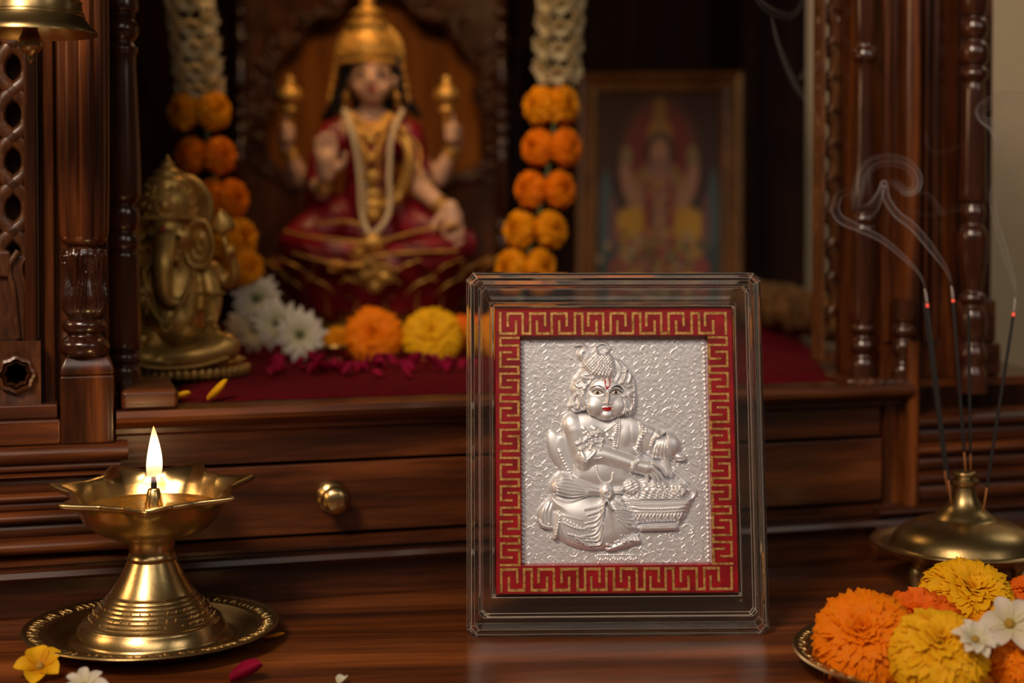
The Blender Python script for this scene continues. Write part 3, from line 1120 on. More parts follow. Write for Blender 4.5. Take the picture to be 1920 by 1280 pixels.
def inside(pts):
    r_ = np.zeros(XX.shape, bool)
    n = len(pts)
    for i in range(n):
        (x1, y1), (x2, y2) = pts[i][:2], pts[(i + 1) % n][:2]
        c = ((y1 > YY) != (y2 > YY)) & (XX < (x2 - x1) * (YY - y1) / (y2 - y1 + 1e-9) + x1)
        r_ ^= c
    return r_


def ell(cx, cy, rx, ry, h, base=0, rot=0, p=0.5):
    c, s = math.cos(rot), math.sin(rot)
    dx, dy = XX - cx, YY - cy
    q = ((dx * c + dy * s) / rx) ** 2 + ((-dx * s + dy * c) / ry) ** 2
    return np.where(q < 1, base + h * np.maximum(1 - q, 0) ** p, -1)


def pol(pts, h, w, base=0, sm=6):
    pts = [tuple(p) for p in spline(list(pts) + [pts[0]], sm)][:-1] if sm else pts
    D, _ = seg_d(pts, True)
    I = inside(pts)
    q = np.clip(D / w, 0, 1)
    return np.where(I, base + h * np.sqrt(np.maximum(0, 1 - (1 - q) ** 2)), -1)


def stroke(pts, r0, h, r1=None, sm=6, beads=0):
    """height added along a curve"""
    P = [tuple(p) for p in spline(pts, sm)] if sm and len(pts) > 2 else pts
    D, T = seg_d(P)
    r1 = r0 if r1 is None else r1
    R = r0 + (r1 - r0) * T
    q = np.clip(D / R, 0, 1)
    v = h * np.sqrt(1 - q * q)
    if beads:
        v = v * (0.35 + 0.65 * np.abs(np.sin(T * PI * beads)) ** .7)
    return np.where(q < 1, v, 0)


Hh = np.zeros(XX.shape)
ID = np.zeros(XX.shape, int)      # 0 ground, 1 body, 2 hair, 3 cloth, 4 basket, 5 jewellery


def put(v, i, blend=0):
    global Hh, ID
    v = np.where(v <= 0.01, -1, v)
    m_ = v > Hh if blend == 0 else v > Hh - blend
    if blend:
        k = blend
        h_ = np.clip(0.5 + 0.5 * (v - Hh) / k, 0, 1)
        nv = Hh * (1 - h_) + v * h_ + k * h_ * (1 - h_)
        ok = v > -0.5
        ID = np.where(ok & (v > Hh), i, ID)
        Hh = np.where(ok, np.maximum(Hh, nv), Hh)
    else:
        ID = np.where(m_, i, ID)
        Hh = np.where(m_, v, Hh)


def over(v, i, thr=0.5):
    """add relief on top of what is there"""
    global Hh, ID
    Hh = Hh + v
    if i: ID = np.where(v > thr, i, ID)


# back limb and chain
put(ell(205, 650, 52, 115, 26, rot=-0.32), 1)
put(pol([(205, 560), (250, 570), (300, 700), (320, 800), (240, 800), (170, 650)], 22, 30), 1, 6)
# torso
put(pol([(300, 448), (400, 430), (470, 470), (560, 455), (650, 470), (720, 560), (700, 640), (620, 760), (600, 860), (300, 840), (285, 700), (240, 560), (250, 480)], 44, 70), 1)
put(ell(360, 560, 110, 120, 54), 1, 12)
put(ell(290, 520, 62, 82, 58, rot=-.15), 1, 8)
put(ell(580, 570, 60, 100, 52, rot=.1), 1, 6)
put(ell(620, 560, 42, 100, 50, rot=-.15), 1, 2)
put(ell(420, 780, 110, 90, 52), 1, 10)
# right arm bent under the shell shaped cap
put(pol([(650, 480), (740, 520), (800, 560), (860, 640), (760, 700), (680, 660), (640, 560)], 50, 40), 1, 4)
over(-stroke([(690, 500), (680, 570), (700, 650)], 10, 8), 0)
over(-stroke([(745, 540), (715, 600), (710, 650)], 8, 7), 0)
over(stroke([(662, 490), (688, 530), (660, 590), (645, 640)], 13, 10, beads=9), 5)
over(stroke([(765, 560), (730, 590), (718, 630)], 10, 8, beads=6), 5)
# crook of the near arm
put(stroke([(300, 540), (322, 640), (352, 720)], 62, 62, 56), 1, 8)
put(stroke([(350, 690), (440, 672), (540, 700), (640, 732), (690, 745)], 66, 76, 46), 1, 12)
put(ell(700, 745, 62, 50, 74, rot=.25), 1, 10)
for k, (a, b_) in enumerate([((725, 720), (800, 790)), ((715, 740), (800, 845)), ((705, 755), (775, 858)), ((690, 765), (745, 850)), ((670, 770), (700, 815))]):
    mid = ((a[0] + b_[0]) / 2 + 8, (a[1] + b_[1]) / 2 - 8)
    put(stroke([a, mid, b_], 17, 72 - 3 * k, 11), 1, 3)
# bracelet
over(stroke([(652, 692), (620, 730), (612, 775), (628, 805)], 15, 12, beads=11), 5)
over(stroke([(630, 640), (650, 668), (670, 690)], 12, 9, beads=5), 5)
# armlet
over(stroke([(345, 520), (375, 560), (400, 600)], 11, 12, beads=5), 5)
over(stroke([(400, 520), (440, 550), (455, 600)], 14, 14, beads=4), 5)
over(stroke([(310, 610), (350, 590), (400, 555), (450, 545)], 12, 13), 5)
over(stroke([(330, 640), (370, 620), (410, 640), (360, 700), (335, 660)], 13, 13), 5)
over(stroke([(320, 665), (340, 705), (365, 715)], 9, 10, beads=6), 5)
over(stroke([(375, 640), (400, 610), (430, 600), (450, 615)], 9, 12), 5)
over(stroke([(395, 690), (420, 692), (445, 686)], 4, 5), 5)
for _ in range(26):
    over(ell(395 + rng.uniform(-65, 55), 595 + rng.uniform(-50, 50), 8, 8, 9) .clip(0), 5)
# necklace
over(stroke([(542, 462), (535, 520), (522, 590), (520, 632)], 14, 9, beads=14), 5)
over(stroke([(545, 460), (520, 500), (470, 540), (455, 548)], 6, 7), 5)
over(stroke([(552, 470), (545, 560), (530, 640)], 4, 6), 5)
over(stroke([(478, 560), (500, 590), (515, 560)], 9, 7, beads=4), 5)
over(stroke([(415, 735), (425, 790), (445, 822), (470, 832), (498, 820), (508, 775)], 6, 8, beads=22), 5)
# waistcloth and lower garment
put(pol([(160, 900), (230, 905), (330, 925), (440, 905), (540, 890), (590, 960), (635, 1040), (650, 1090), (610, 1120), (540, 1170), (470, 1200), (370, 1208), (270, 1180), (205, 1130), (190, 1020), (160, 960)], 62, 90), 3)
put(ell(330, 1040, 170, 150, 70), 3, 14)
put(ell(520, 1030, 100, 140, 66, rot=-.5), 3, 12)
put(pol([(185, 790), (235, 765), (330, 800), (440, 845), (470, 862), (560, 850), (560, 900), (450, 905), (330, 925), (220, 912), (165, 890), (158, 840)], 74, 60), 3, 4)
for k in range(7):
    y0 = 800 + 18 * k
    over(-stroke([(195 + 6 * k * (k < 4), y0 + 6), (270, y0 + 16 + 2 * k), (360, 850 + 10 * k), (440, 868 + 4 * k)], 6, 9, 3), 0)
    over(stroke([(200, y0 - 3), (275, y0 + 6 + 2 * k), (362, 841 + 10 * k), (440, 864 + 4 * k)], 6, 6, 3), 0)
for k in range(3):
    over(-stroke([(495, 872 + 10 * k), (550, 866 + 13 * k)], 4, 8, sm=0), 0)
# pleats falling from the knot
for k, (mx_, my_, ex_, ey_) in enumerate([(420, 960, 345, 975), (420, 985, 360, 1005), (415, 1030, 350, 1050), (410, 1060, 345, 1075), (410, 1100, 330, 1120), (425, 1140, 350, 1145), (440, 1160, 370, 1175)]):
    over(stroke([(462, 925), (450, 940 + 14 * k), (mx_, my_), (ex_, ey_)], 7, 9, 3), 0)
    over(-stroke([(462, 935), (454, 954 + 14 * k), (mx_ + 6, my_ + 12), (ex_ + 6, ey_ + 12)], 5, 6, 2), 0)
for k in range(8):
    ex_, ey_ = 525 + 14 * k, 1140 - 20 * k
    over(stroke([(474, 925), (480 + 3 * k, 970), (500 + 7 * k, 1060 - 12 * k), (ex_ + 20, ey_)], 6, 9, 4), 0)
for k in range(6):
    over(stroke([(500 + 6 * k, 920 + 22 * k), (545 + 6 * k, 950 + 20 * k), (600 + 4 * k, 965 + 18 * k)], 5, 7, 2), 0)
# knot
put(ell(470, 880, 38, 50, 24, base=64), 3)
over(stroke([(470, 850), (492, 875), (482, 905), (458, 900), (452, 880), (470, 868), (478, 882)], 6, 12), 3)
# fringe and hem
for k in range(8):
    over(stroke([(205 + 17 * k, 1010 + 9 * k), (222 + 20 * k, 1080 + 8 * k), (245 + 22 * k, 1135 + 8 * k)], 6, 12, 4), 0)
over(stroke([(200, 1000), (250, 1010), (330, 1030)], 6, 8), 0)
over(stroke([(225, 1045), (300, 1075), (380, 1085)], 6, 8, 3), 0)
over(stroke([(260, 1110), (320, 1125), (370, 1130)], 6, 8, 3), 0)
over(stroke([(300, 1130), (350, 1170), (378, 1195)], 5, 9), 0)
put(stroke([(205, 1000), (195, 1060), (185, 1130)], 26, 60, 16), 3, 4)
over(stroke([(215, 1005), (205, 1060), (190, 1120)], 7, 12, beads=7), 3)
# tucked foot on the left, with anklet
put(pol([(150, 915), (180, 930), (190, 1000), (175, 1080), (120, 1085), (90, 1050), (95, 980)], 46, 40), 1)
over(stroke([(140, 930), (120, 980), (118, 1040)], 9, 8, 5), 0)
over(-stroke([(165, 940), (148, 990), (148, 1050)], 7, 8), 0)
over(stroke([(90, 1035), (120, 1070), (170, 1085)], 13, 13, beads=7), 5)
put(ell(185, 1125, 18, 22, 40), 3)
# near foot
put(pol([(450, 1195), (520, 1150), (600, 1120), (655, 1140), (650, 1170), (580, 1195), (480, 1215)], 48, 36), 1, 2)
for k in range(9):
    over(ell(470 + 22 * k + rng.uniform(-6, 6), 1178 - 7 * k + rng.uniform(-10, 10), 12, 9, 16, rot=rng.uniform(-1, 1)).clip(0), 5)
for k in range(6):
    over(stroke([(548 + 18 * k, 1120 + 2 * k), (560 + 17 * k, 1150)], 4, 12, sm=0), 5)
# basket with its heap
put(ell(750, 920, 202, 112, 56) * (YY < 925) - 1.0 * (YY >= 925), 4)
put(ell(610, 850, 50, 42, 24, base=44), 4)
put(pol([(552, 918), (945, 918), (925, 970), (875, 1050), (640, 1060), (590, 985)], 58, 60, sm=0), 4)
put(ell(872, 872, 44, 40, 22, base=44), 4)
over(stroke([(880, 850), (900, 872), (880, 892), (860, 880), (872, 864)], 5, 9), 4)
heap = (ID == 4) & (YY < 912)
tex = 5 * np.sin(XX * .16 + 3 * np.sin(YY * .06)) * np.sin(YY * .22) + 7 * (vnoise(9, 5) - .5)
Hh = Hh + heap * tex
for k in range(10):
    over(stroke([(575 + 34 * k, 905), (585 + 34 * k, 880), (605 + 34 * k, 868), (618 + 34 * k, 885)], 4, 7) * heap, 0)
over(stroke([(550, 925), (740, 932), (935, 925)], 7, 12), 4)
over(stroke([(560, 948), (740, 954), (925, 946)], 5, 9), 4)
over(stroke([(590, 968), (740, 974), (910, 966)], 9, 8, beads=30), 4)
over(stroke([(600, 988), (740, 992), (900, 986)], 5, 8), 4)
zg = []
for k in range(15):
    zg.append((618 + 19 * k, 1040 if k % 2 else 1000))
over(stroke(zg, 5, 11, sm=0), 4)
over(stroke([(x, 2040 - y) for x, y in zg], 4, 7, sm=0), 4)
over(stroke([(630, 1056), (870, 1050)], 6, 9, sm=0, beads=24), 4)
put(stroke([(665, 1082), (845, 1078)], 23, 46, sm=0), 4)
over(stroke([(655, 1072), (850, 1068)], 4, 6, sm=0), 4)
put(stroke([(850, 760), (910, 800), (955, 865), (960, 900), (930, 940), (900, 1010), (865, 1055)], 13, 24), 4)
put(stroke([(842, 775), (900, 820), (935, 880)], 9, 20), 4)
# shell shaped cap over the far hand
put(ell(802, 625, 88, 84, 64, rot=.15), 3)
put(ell(880, 690, 40, 26, 44, rot=.2), 3, 5)
for k in range(8):
    a = -0.5 + k * .32
    over(-stroke([(800, 560), (800 - 62 * math.cos(a + .2), 600 + 26 * k * .4), (802 - 92 * math.cos(a + .35), 690 + 3 * k)], 7, 10), 0)
over(stroke([(760, 575), (800, 548), (845, 552)], 6, 8), 0)
over(stroke([(720, 690), (790, 700), (870, 712), (915, 705)], 9, 11, beads=14), 5)
put(stroke([(800, 705), (815, 760), (830, 790)], 24, 34, 18), 1, 4)
# ---- head
put(pol([(262, 405), (282, 350), (278, 300), (300, 240), (335, 195), (345, 150), (400, 105), (450, 90), (510, 120), (560, 140), (610, 190), (632, 230), (642, 300), (645, 380), (632, 440), (590, 465), (540, 452), (470, 470), (400, 440), (350, 430), (300, 440)], 60, 50), 2)
put(ell(470, 360, 108, 122, 50, base=42), 1)
put(ell(412, 400, 52, 58, 46, base=52), 1, 12)
put(ell(536, 402, 46, 58, 42, base=50), 1, 12)
put(ell(474, 448, 36, 32, 34, base=58), 1, 12)
put(ell(470, 300, 84, 62, 40, base=55), 1, 12)
put(stroke([(484, 318), (482, 350), (478, 378)], 15, 112, 20), 1, 16)
put(ell(460, 380, 13, 10, 100), 1, 8)
put(ell(497, 380, 13, 10, 99), 1, 8)
over(-ell(424, 318, 40, 20, 7).clip(0), 0)
over(-ell(526, 322, 38, 20, 7).clip(0), 0)
over(ell(424, 320, 28, 12, 7).clip(0), 0)
over(ell(526, 323, 27, 12, 7).clip(0), 0)
over(stroke([(388, 306), (420, 290), (462, 300)], 6, 3), 0)
over(stroke([(494, 300), (530, 292), (566, 316)], 6, 3), 0)
over(ell(475, 404, 28, 8, 8).clip(0), 0)
over(ell(475, 416, 24, 9, 8).clip(0), 0)
over(-stroke([(448, 409), (475, 411), (505, 408)], 3, 5), 0)
# curls and locks
hairm = lambda: (ID == 2)
for p in ([(300, 250), (330, 235), (350, 262), (330, 290), (305, 275), (322, 256)], [(275, 395), (300, 340), (322, 330), (330, 380), (318, 412), (292, 405), (300, 385)], [(345, 240), (362, 270), (340, 310), (352, 350), (350, 420)],
          [(318, 205), (350, 218), (400, 225), (385, 262), (350, 300)], [(300, 340), (290, 380), (270, 410), (310, 435), (350, 415)], [(360, 300), (345, 340), (360, 390)],
          [(520, 120), (548, 165), (552, 210), (530, 255)], [(545, 130), (585, 180), (580, 230), (556, 270)], [(572, 205), (600, 190), (615, 225), (595, 268), (572, 250), (580, 215)], [(590, 180), (630, 240), (636, 330), (630, 420)],
          [(565, 265), (590, 290), (615, 285), (630, 310), (600, 330)], [(575, 345), (585, 400), (575, 430)], [(570, 340), (605, 338), (635, 345)], [(600, 350), (622, 380), (612, 425), (590, 420)], [(500, 160), (512, 200), (505, 245)], [(480, 150), (490, 195), (482, 245)],
          [(455, 160), (462, 200), (448, 245)], [(330, 200), (380, 190), (430, 210)], [(335, 180), (390, 172), (440, 190)], [(322, 225), (370, 240), (420, 236)]):
    over(stroke(p, 9, 11) * (Hh > 5), 2)
for _ in range(14):
    over(ell(582 + rng.uniform(-24, 30), 440 + rng.uniform(-16, 14), 7, 7, 11).clip(0), 5)
for _ in range(7):
    over(ell(345 + rng.uniform(-10, 12), 418 + rng.uniform(-20, 10), 7, 7, 10).clip(0), 5)
# headdress, scaly
cap_ = pol([(345, 175), (350, 140), (400, 100), (425, 70), (445, 100), (500, 105), (525, 150), (520, 230), (440, 240), (380, 215)], 32, 40, base=62)
put(cap_, 2, 3)
cm_ = (cap_ > 0) & (ID == 2)
Hh = Hh + cm_ * (5 * np.abs(np.sin((XX + YY) * .17)) * np.abs(np.sin((XX - YY) * .17)) + 4 * (vnoise(7, 8) - .5))
for k in range(6):
    over(stroke([(395 + 18 * k, 215 + 3 * k), (425 + 16 * k, 180), (440 + 12 * k, 140 + 6 * k)], 5, 8) * cm_, 0)
put(stroke([(310, 58), (335, 52), (360, 64), (378, 92)], 10, 30, 14), 2)
put(ell(352, 108, 36, 44, 36, rot=.3), 2)
over(-ell(355, 104, 11, 13, 30).clip(0), 0)
put(stroke([(425, 62), (450, 46), (480, 50), (505, 75)], 7, 24), 2)
put(ell(470, 88, 34, 20, 34), 2)
over(stroke([(450, 80), (470, 72), (490, 88), (468, 100)], 5, 10), 2)
# beads on the back limb
over(stroke([(215, 650), (232, 700), (258, 750), (285, 800)], 11, 12, beads=9), 5)

# ---- patterned ground
ground = np.zeros(XX.shape)
u_, v_ = (XX + YY) / math.sqrt(2), (XX - YY) / math.sqrt(2)
per = 54
# dashes running up to the right, staggered
row_ = np.round(u_ / (per * .62))
wx_ = (vnoise(60, 2) - .5) * 10
da = np.abs(u_ + wx_ - row_ * per * .62)
ph_ = (v_ + row_ * 23) / (per * 1.35)
fr_d = np.abs(ph_ - np.round(ph_)) * per * 1.35
pres = vnoise(70, 31) > .42
ground += (1.9 + 2.0 * vnoise(40, 44)) * np.exp(-(da / 1.9) ** 2) * (fr_d < 17 * vnoise(30, 17) ** .5) * pres
col_ = np.round(v_ / per)
db = np.abs(v_ - col_ * per)
ph2 = (u_ + col_ * 31) / (per * 1.6)
fd2 = np.abs(ph2 - np.round(ph2)) * per * 1.6
ground += 1.6 * np.exp(-(db / 3) ** 2) * (fd2 < 13) * (vnoise(50, 12) > .4)
for _ in range(46):
    cx_, cy_, r_ = rng.uniform(0, 1047), rng.uniform(0, 1280), rng.uniform(18, 34)
    dd = np.abs(np.hypot(XX - cx_, YY - cy_) - r_)
    an = np.arctan2(YY - cy_, XX - cx_)
    ground += 2.4 * np.exp(-(dd / 3.0) ** 2) * (np.sin(an + rng.uniform(0, 6)) > -.2)
for _ in range(150):
    cx_, cy_ = rng.uniform(0, 1047), rng.uniform(0, 1280)
    ground += ell(cx_, cy_, 4, 4, 4).clip(0)
ground += 1.4 * vnoise(16, 3) + .8 * vnoise(7, 9)
for xe in (10, 1030):
    ph3 = YY / 26
    ground += 9 * np.clip(1 - ((XX - xe) / 8) ** 2 - ((ph3 - np.round(ph3)) * 26 / 9) ** 2, 0, 1) ** .5
# worn lettering strip at the foot
for k in range(16):
    ground += ell(420 + 14 * k, 1262 + 4 * (k % 3 - 1), 4, 9, 7, rot=.5 * (k % 2)).clip(0) + ell(424 + 13 * k, 1236, 6, 2.5, 5).clip(0)
over(0 * XX, 0)
fig = Hh > 1.2
ID = np.where(fig, ID, 0)
HT = np.where(fig, Hh + 3, ground)

reg = ID == 5
ID = np.where(reg & (XX > 300) & (XX < 468) & (YY > 505) & (YY < 725), 6, ID)
ID = np.where(reg & (XX > 590) & (YY > 480) & (YY < 815), 7, ID)
ID = np.where(reg & (YY > 1020) & (XX < 300), 8, ID)
ID = np.where(reg & (YY > 1020) & (XX >= 300), 9, ID)
ID = np.where(reg & (YY < 470) & (XX > 550), 10, ID)
ID = np.where(reg & (YY < 470) & (XX < 380), 11, ID)
ID = np.where(reg & (XX < 300) & (YY > 600) & (YY < 900), 12, ID)

# paint
paint = np.zeros(XX.shape + (4,))


def dab(m_, c):
    paint[m_] = (*c, 1)


def dist(pts, sm=6):
    return seg_d([tuple(p) for p in spline(pts, sm)] if len(pts) > 2 else pts)[0]


BLK = (0.012, 0.010, 0.010)
WHT = (0.85, 0.83, 0.80)
RD = (0.55, 0.012, 0.015)
for pts in ([(382, 305), (405, 288), (432, 282), (462, 298)], [(500, 297), (525, 285), (550, 290), (572, 315)]):
    D, T = seg_d([tuple(p) for p in spline(pts, 6)])
    dab(D < 1.5 + 3.2 * np.sin(PI * np.clip(T, .05, .95)), BLK)
for cx_, sgn in ((425, 1), (527, -1)):
    q = ((XX - cx_) / 26) ** 2 + ((YY - 321) / 10.5) ** 2
    dab(q < 1, WHT)
    dab(((XX - cx_) ** 2 + (YY - 320) ** 2 < 9.5 ** 2) & (q < 1.1), (0.05, 0.03, 0.02))
    D = dist([(cx_ - 33, 322), (cx_ - 12, 309), (cx_ + 12, 309), (cx_ + 36, 325)])
    dab(D < 3.0, BLK)
    D = dist([(cx_ - 24, 327), (cx_, 333), (cx_ + 26, 328)])
    dab(D < 1.4, (0.12, 0.08, 0.07))
lip = [(446, 408), (462, 401), (474, 404), (488, 400), (506, 407), (494, 420), (476, 425), (458, 420)]
dab(inside([tuple(p) for p in spline(lip + [lip[0]], 5)]), RD)
dab(dist([(467, 248), (469, 280), (478, 297), (490, 284), (496, 248)]) < 3.4, RD)
dab((XX - 478) ** 2 + (YY - 292) ** 2 < 7 ** 2, RD)

sil, nt, b = nodes_of('silver_relief')
b.inputs['Metallic'].default_value = 0.6
b.inputs['Base Color'].default_value = (0.84, 0.87, 0.93, 1)
tc = nt.nodes.new('ShaderNodeTexCoord')
n = nt.nodes.new('ShaderNodeTexNoise'); n.inputs['Scale'].default_value = 900
nt.links.new(tc.outputs['Object'], n.inputs['Vector'])
mr = nt.nodes.new('ShaderNodeMapRange'); mr.inputs[3].default_value = .34; mr.inputs[4].default_value = .46
nt.links.new(n.outputs['Fac'], mr.inputs[0]); nt.links.new(mr.outputs[0], b.inputs['Roughness'])
a = nt.nodes.new('ShaderNodeAttribute'); a.attribute_name = 'paint'
b2 = nt.nodes.new('ShaderNodeBsdfPrincipled'); b2.inputs['Roughness'].default_value = .3
nt.links.new(a.outputs['Color'], b2.inputs['Base Color'])
mx = nt.nodes.new('ShaderNodeMixShader')
nt.links.new(a.outputs['Alpha'], mx.inputs[0]); nt.links.new(b.outputs[0], mx.inputs[1]); nt.links.new(b2.outputs[0], mx.inputs[2])
nt.links.new(mx.outputs[0], nt.nodes['Material Output'].inputs[0])
RS = 0.0000560      # depth of one design unit
PD = 0.0058         # depth of the ground behind the front face


def rel_pt(ix, iy, hz):
    return fr3(PLX0 + (PLX1 - PLX0) * ix, PLZ1 + (PLZ0 - PLZ1) * iy, PD - hz * RS)


yaw = 0.03
GX = PLX0 + (PLX1 - PLX0) * (np.arange(GW) / (GW - 1))
GZ = PLZ1 + (PLZ0 - PLZ1) * (np.arange(GH) / (GH - 1))
gX, gZ = np.meshgrid(GX, GZ)
gD = PD - HT * RS
Yv = gD + gZ * LEAN
VV = np.stack([FX + gX * math.cos(yaw) - Yv * math.sin(yaw), YF + gX * math.sin(yaw) + Yv * math.cos(yaw), gZ], -1).reshape(-1, 3)
PP = paint.reshape(-1, 4)
I, J = np.meshgrid(np.arange(GH - 1), np.arange(GW - 1), indexing='ij')
Q = np.stack([I * GW + J, (I + 1) * GW + J, (I + 1) * GW + J + 1, I * GW + J + 1], -1).reshape(-1, 4)
qid = ID[:-1, :-1].reshape(-1)


def sub(name, k, parent):
    q = Q[qid == k]
    used = np.unique(q)
    re = np.zeros(GW * GH, int)
    re[used] = np.arange(len(used))
    return mesh(name, VV[used], re[q].tolist(), sil, parent, attrs={'paint': PP[used]})


plate = sub('silver_plate', 0, frame)
for nm, k in (('child_figure', 1), ('hair_and_headdress', 2), ('draped_garment', 3), ('basket', 4), ('necklace', 5), ('armlet', 6), ('bracelet', 7), ('anklet', 8), ('anklet', 9), ('earring', 10), ('earring', 11), ('bead_chain', 12)):
    sub(nm, k, plate)
plate['label'] = 'patterned silver ground of the relief'
bk = MB().grid([ring_rect(PLX0 - .004, PLX1 + .004, PLZ0 - .004, PLZ1 + .004, PD + .0012, .0001), ring_rect(PLX0 - .004, PLX1 + .004, PLZ0 - .004, PLZ1 + .004, PD + .003, .0001)], closed_u=True, cap=True)
bk.build('backing_board', red, frame, smooth=False)

# ================================================================== oil lamp on its plate
LC = onz(286, 1205, 0); LX, LY = LC.x, LC.y
k_ = LY / F
bp_ = MB().lathe([(0.0001, 0.0), (0.030, 0.0), (0.034, 0.0006), (0.038, 0.0035), (0.042, 0.0056), (0.0505, 0.0072), (0.0512, 0.0078), (0.0508, 0.0084), (0.0500, 0.0085), (0.0494, 0.0080),
                  (0.0430, 0.0070), (0.0420, 0.0071), (0.0410, 0.0064), (0.0385, 0.0040), (0.0360, 0.0022), (0.0340, 0.0014), (0.0001, 0.0012)], (LX, LY, 0), 128)
pl = empty('brass_plate', (LX, LY, 0), 'round brass plate with an engraved rim under the lit oil lamp', 'plate')
bp_.build('dish', M['brassd'], pl, auto=50)


def rim_pattern(cx, cy, r0, r1, z0, z1, n, rr, parent, name='engraved_rim'):
    mb = MB()
    for k in range(n):
        t = 2 * PI * k / n
        lean = 0.03 * (1 if k % 3 else -1)
        for (a0, a1, q0, q1) in ((t, t + lean, .1, .9),) if k % 4 else ((t, t + .035, .3, .7), (t + .012, t + .012, .1, .9)):
            p = []
            for s in (0, .5, 1):
                q = q0 + (q1 - q0) * s
                r = r0 + (r1 - r0) * q
                a = a0 + (a1 - a0) * s
                p.append((cx + r * math.cos(a), cy + r * math.sin(a), z0 + (z1 - z0) * q))
            mb.tube(p, [rr * .6, rr, rr * .6], 6)
    return mb.build(name, M['brassd'], parent)


rim_pattern(LX, LY, 0.0435, 0.0492, 0.0071, 0.0080, 96, 0.00045, pl)

lamp = empty('oil_lamp', (LX, LY, 0.0012), 'lit brass oil lamp with a star rimmed bowl and one flame', 'oil lamp')
zl = lambda y: (1200 - y) * k_
prof = [(150, 1196), (152, 1192), (150, 1188), (143, 1186), (140, 1180), (138, 1168), (132, 1162)]
n = 8
ridges = []
for i in range(n):
    t = i / n
    y = 1160 - 56 * t
    r = 131 - 52 * t ** .85
    ridges += [(r, y), (r - 1.5, y - 3.4), (r - 4, y - 5), (r - 5, y - 5.6)]
prof += ridges + [(77, 1102), (68, 1088), (59, 1072), (52, 1058), (47, 1048), (45, 1044), (47, 1043), (47, 1040), (44, 1038), (42, 1026), (43, 1014), (48, 1000), (55, 992), (56, 989), (30, 988)]
P_ = [(r * k_, zl(y) + 0.0006) for r, y in prof]
mb = MB().lathe(P_, (LX, LY, 0), 96)
st = mb.build('lamp_stand', M['brass'], lamp, auto=55)
mb = MB()
for row_, (rr_px, yy_px, nn) in enumerate([(110, 1134, 40), (118, 1145, 44), (98, 1122, 36)]):
    for k in range(nn):
        if (k * 7 + row_) % 5 == 0: continue
        t = 2 * PI * k / nn
        c = (LX + (rr_px - 1.5) * k_ * math.cos(t), LY + (rr_px - 1.5) * k_ * math.sin(t), zl(yy_px))
        mb.ball(c, 0.0005, 6, 5, Matrix.Rotation(t, 3, 'Z'), (.5, .7, 1.5))
mb.build('engraving', M['brassd'], st)
# bowl: outer wall, star rim with seven spouts, inner wall
NS = 7
A0_ = math.radians(-80)


def spout(t):
    d = ((t - A0_) / (2 * PI / NS) + .5) % 1 - .5      # -0.5..0.5, 0 at a tip
    d = abs(d) * 2
    return max(0, 1 - d / 0.68) ** 1.3 if d < .68 else 0


zb0, zr = zl(1000), zl(906)
R0 = 142 * k_
outer = [(40 * k_, 0, 0), (55 * k_, .006, 0), (78 * k_, .07, 0), (105 * k_, .21, 0), (126 * k_, .42, 0), (138 * k_, .66, .02), (143 * k_, .82, .25), (146 * k_, .90, .75), (148 * k_, .93, 1.0), (150 * k_, .96, 1.04), (150 * k_, 1.02, 1.04)]
innr = [(148 * k_, 1.04, 1.0), (143 * k_, 1.035, .93), (138 * k_, 0.99, .76), (133 * k_, .9, .4), (130 * k_, .78, .1), (122 * k_, .52, 0), (104 * k_, .3, 0), (78 * k_, .16, 0), (40 * k_, .1, 0), (1 * k_, .09, 0)]
rows = []
seg = 280
for (r, q, s) in outer + innr:
    row = []
    for j in range(seg):
        t = 2 * PI * j / seg
        sp = spout(t)
        rr = r + s * sp * 47 * k_
        z = zb0 + (zr - zb0) * q + s * (sp * 0.0008 - .0004 * (1 - sp)) + .07 * rr * math.sin(t) * q
        row.append((LX + rr * math.cos(t), LY + rr * math.sin(t), z))
    rows.append(row)
MB().grid(rows, closed_u=True, cap=True).build('bowl', M['brass'], lamp, auto=65)
oil, nt, b = nodes_of('lamp_oil')
b.inputs['Base Color'].default_value = (0.75, 0.42, 0.06, 1)
b.inputs['Roughness'].default_value = 0.03
b.inputs['Transmission Weight'].default_value = 0.85
b.inputs['IOR'].default_value = 1.46
zo = zb0 + (zr - zb0) * .66
MB().lathe([(0.0001, zo - .0030), (100 * k_, zo - .0022), (122 * k_, zo - 0.0002), (123 * k_, zo), (0.0001, zo + .00005)], (LX, LY, 0), 64).build('oil', oil, lamp, auto=30)
FXp = LX + 4 * k_
MB().lathe([(0.0040, zo - .003), (0.0038, zo), (0.0033, zo + .003), (0.0024, zo + .0062), (0.0021, zo + .0066), (0.0010, zo + .0067)], (FXp, LY, 0), 32).build('wick_holder', M['brass'], lamp, auto=50)
blk = mat('burnt_wick', (0.012, 0.01, 0.01), 0.9, bump=.5, bscale=900)
zw = zo + .0066
MB().tube([(FXp, LY, zw - .001), (FXp + .0001, LY, zw + .0022), (FXp - .0001, LY, zw + .0048)], [0.0013, 0.0012, 0.0009], 12).build('wick', blk, lamp)
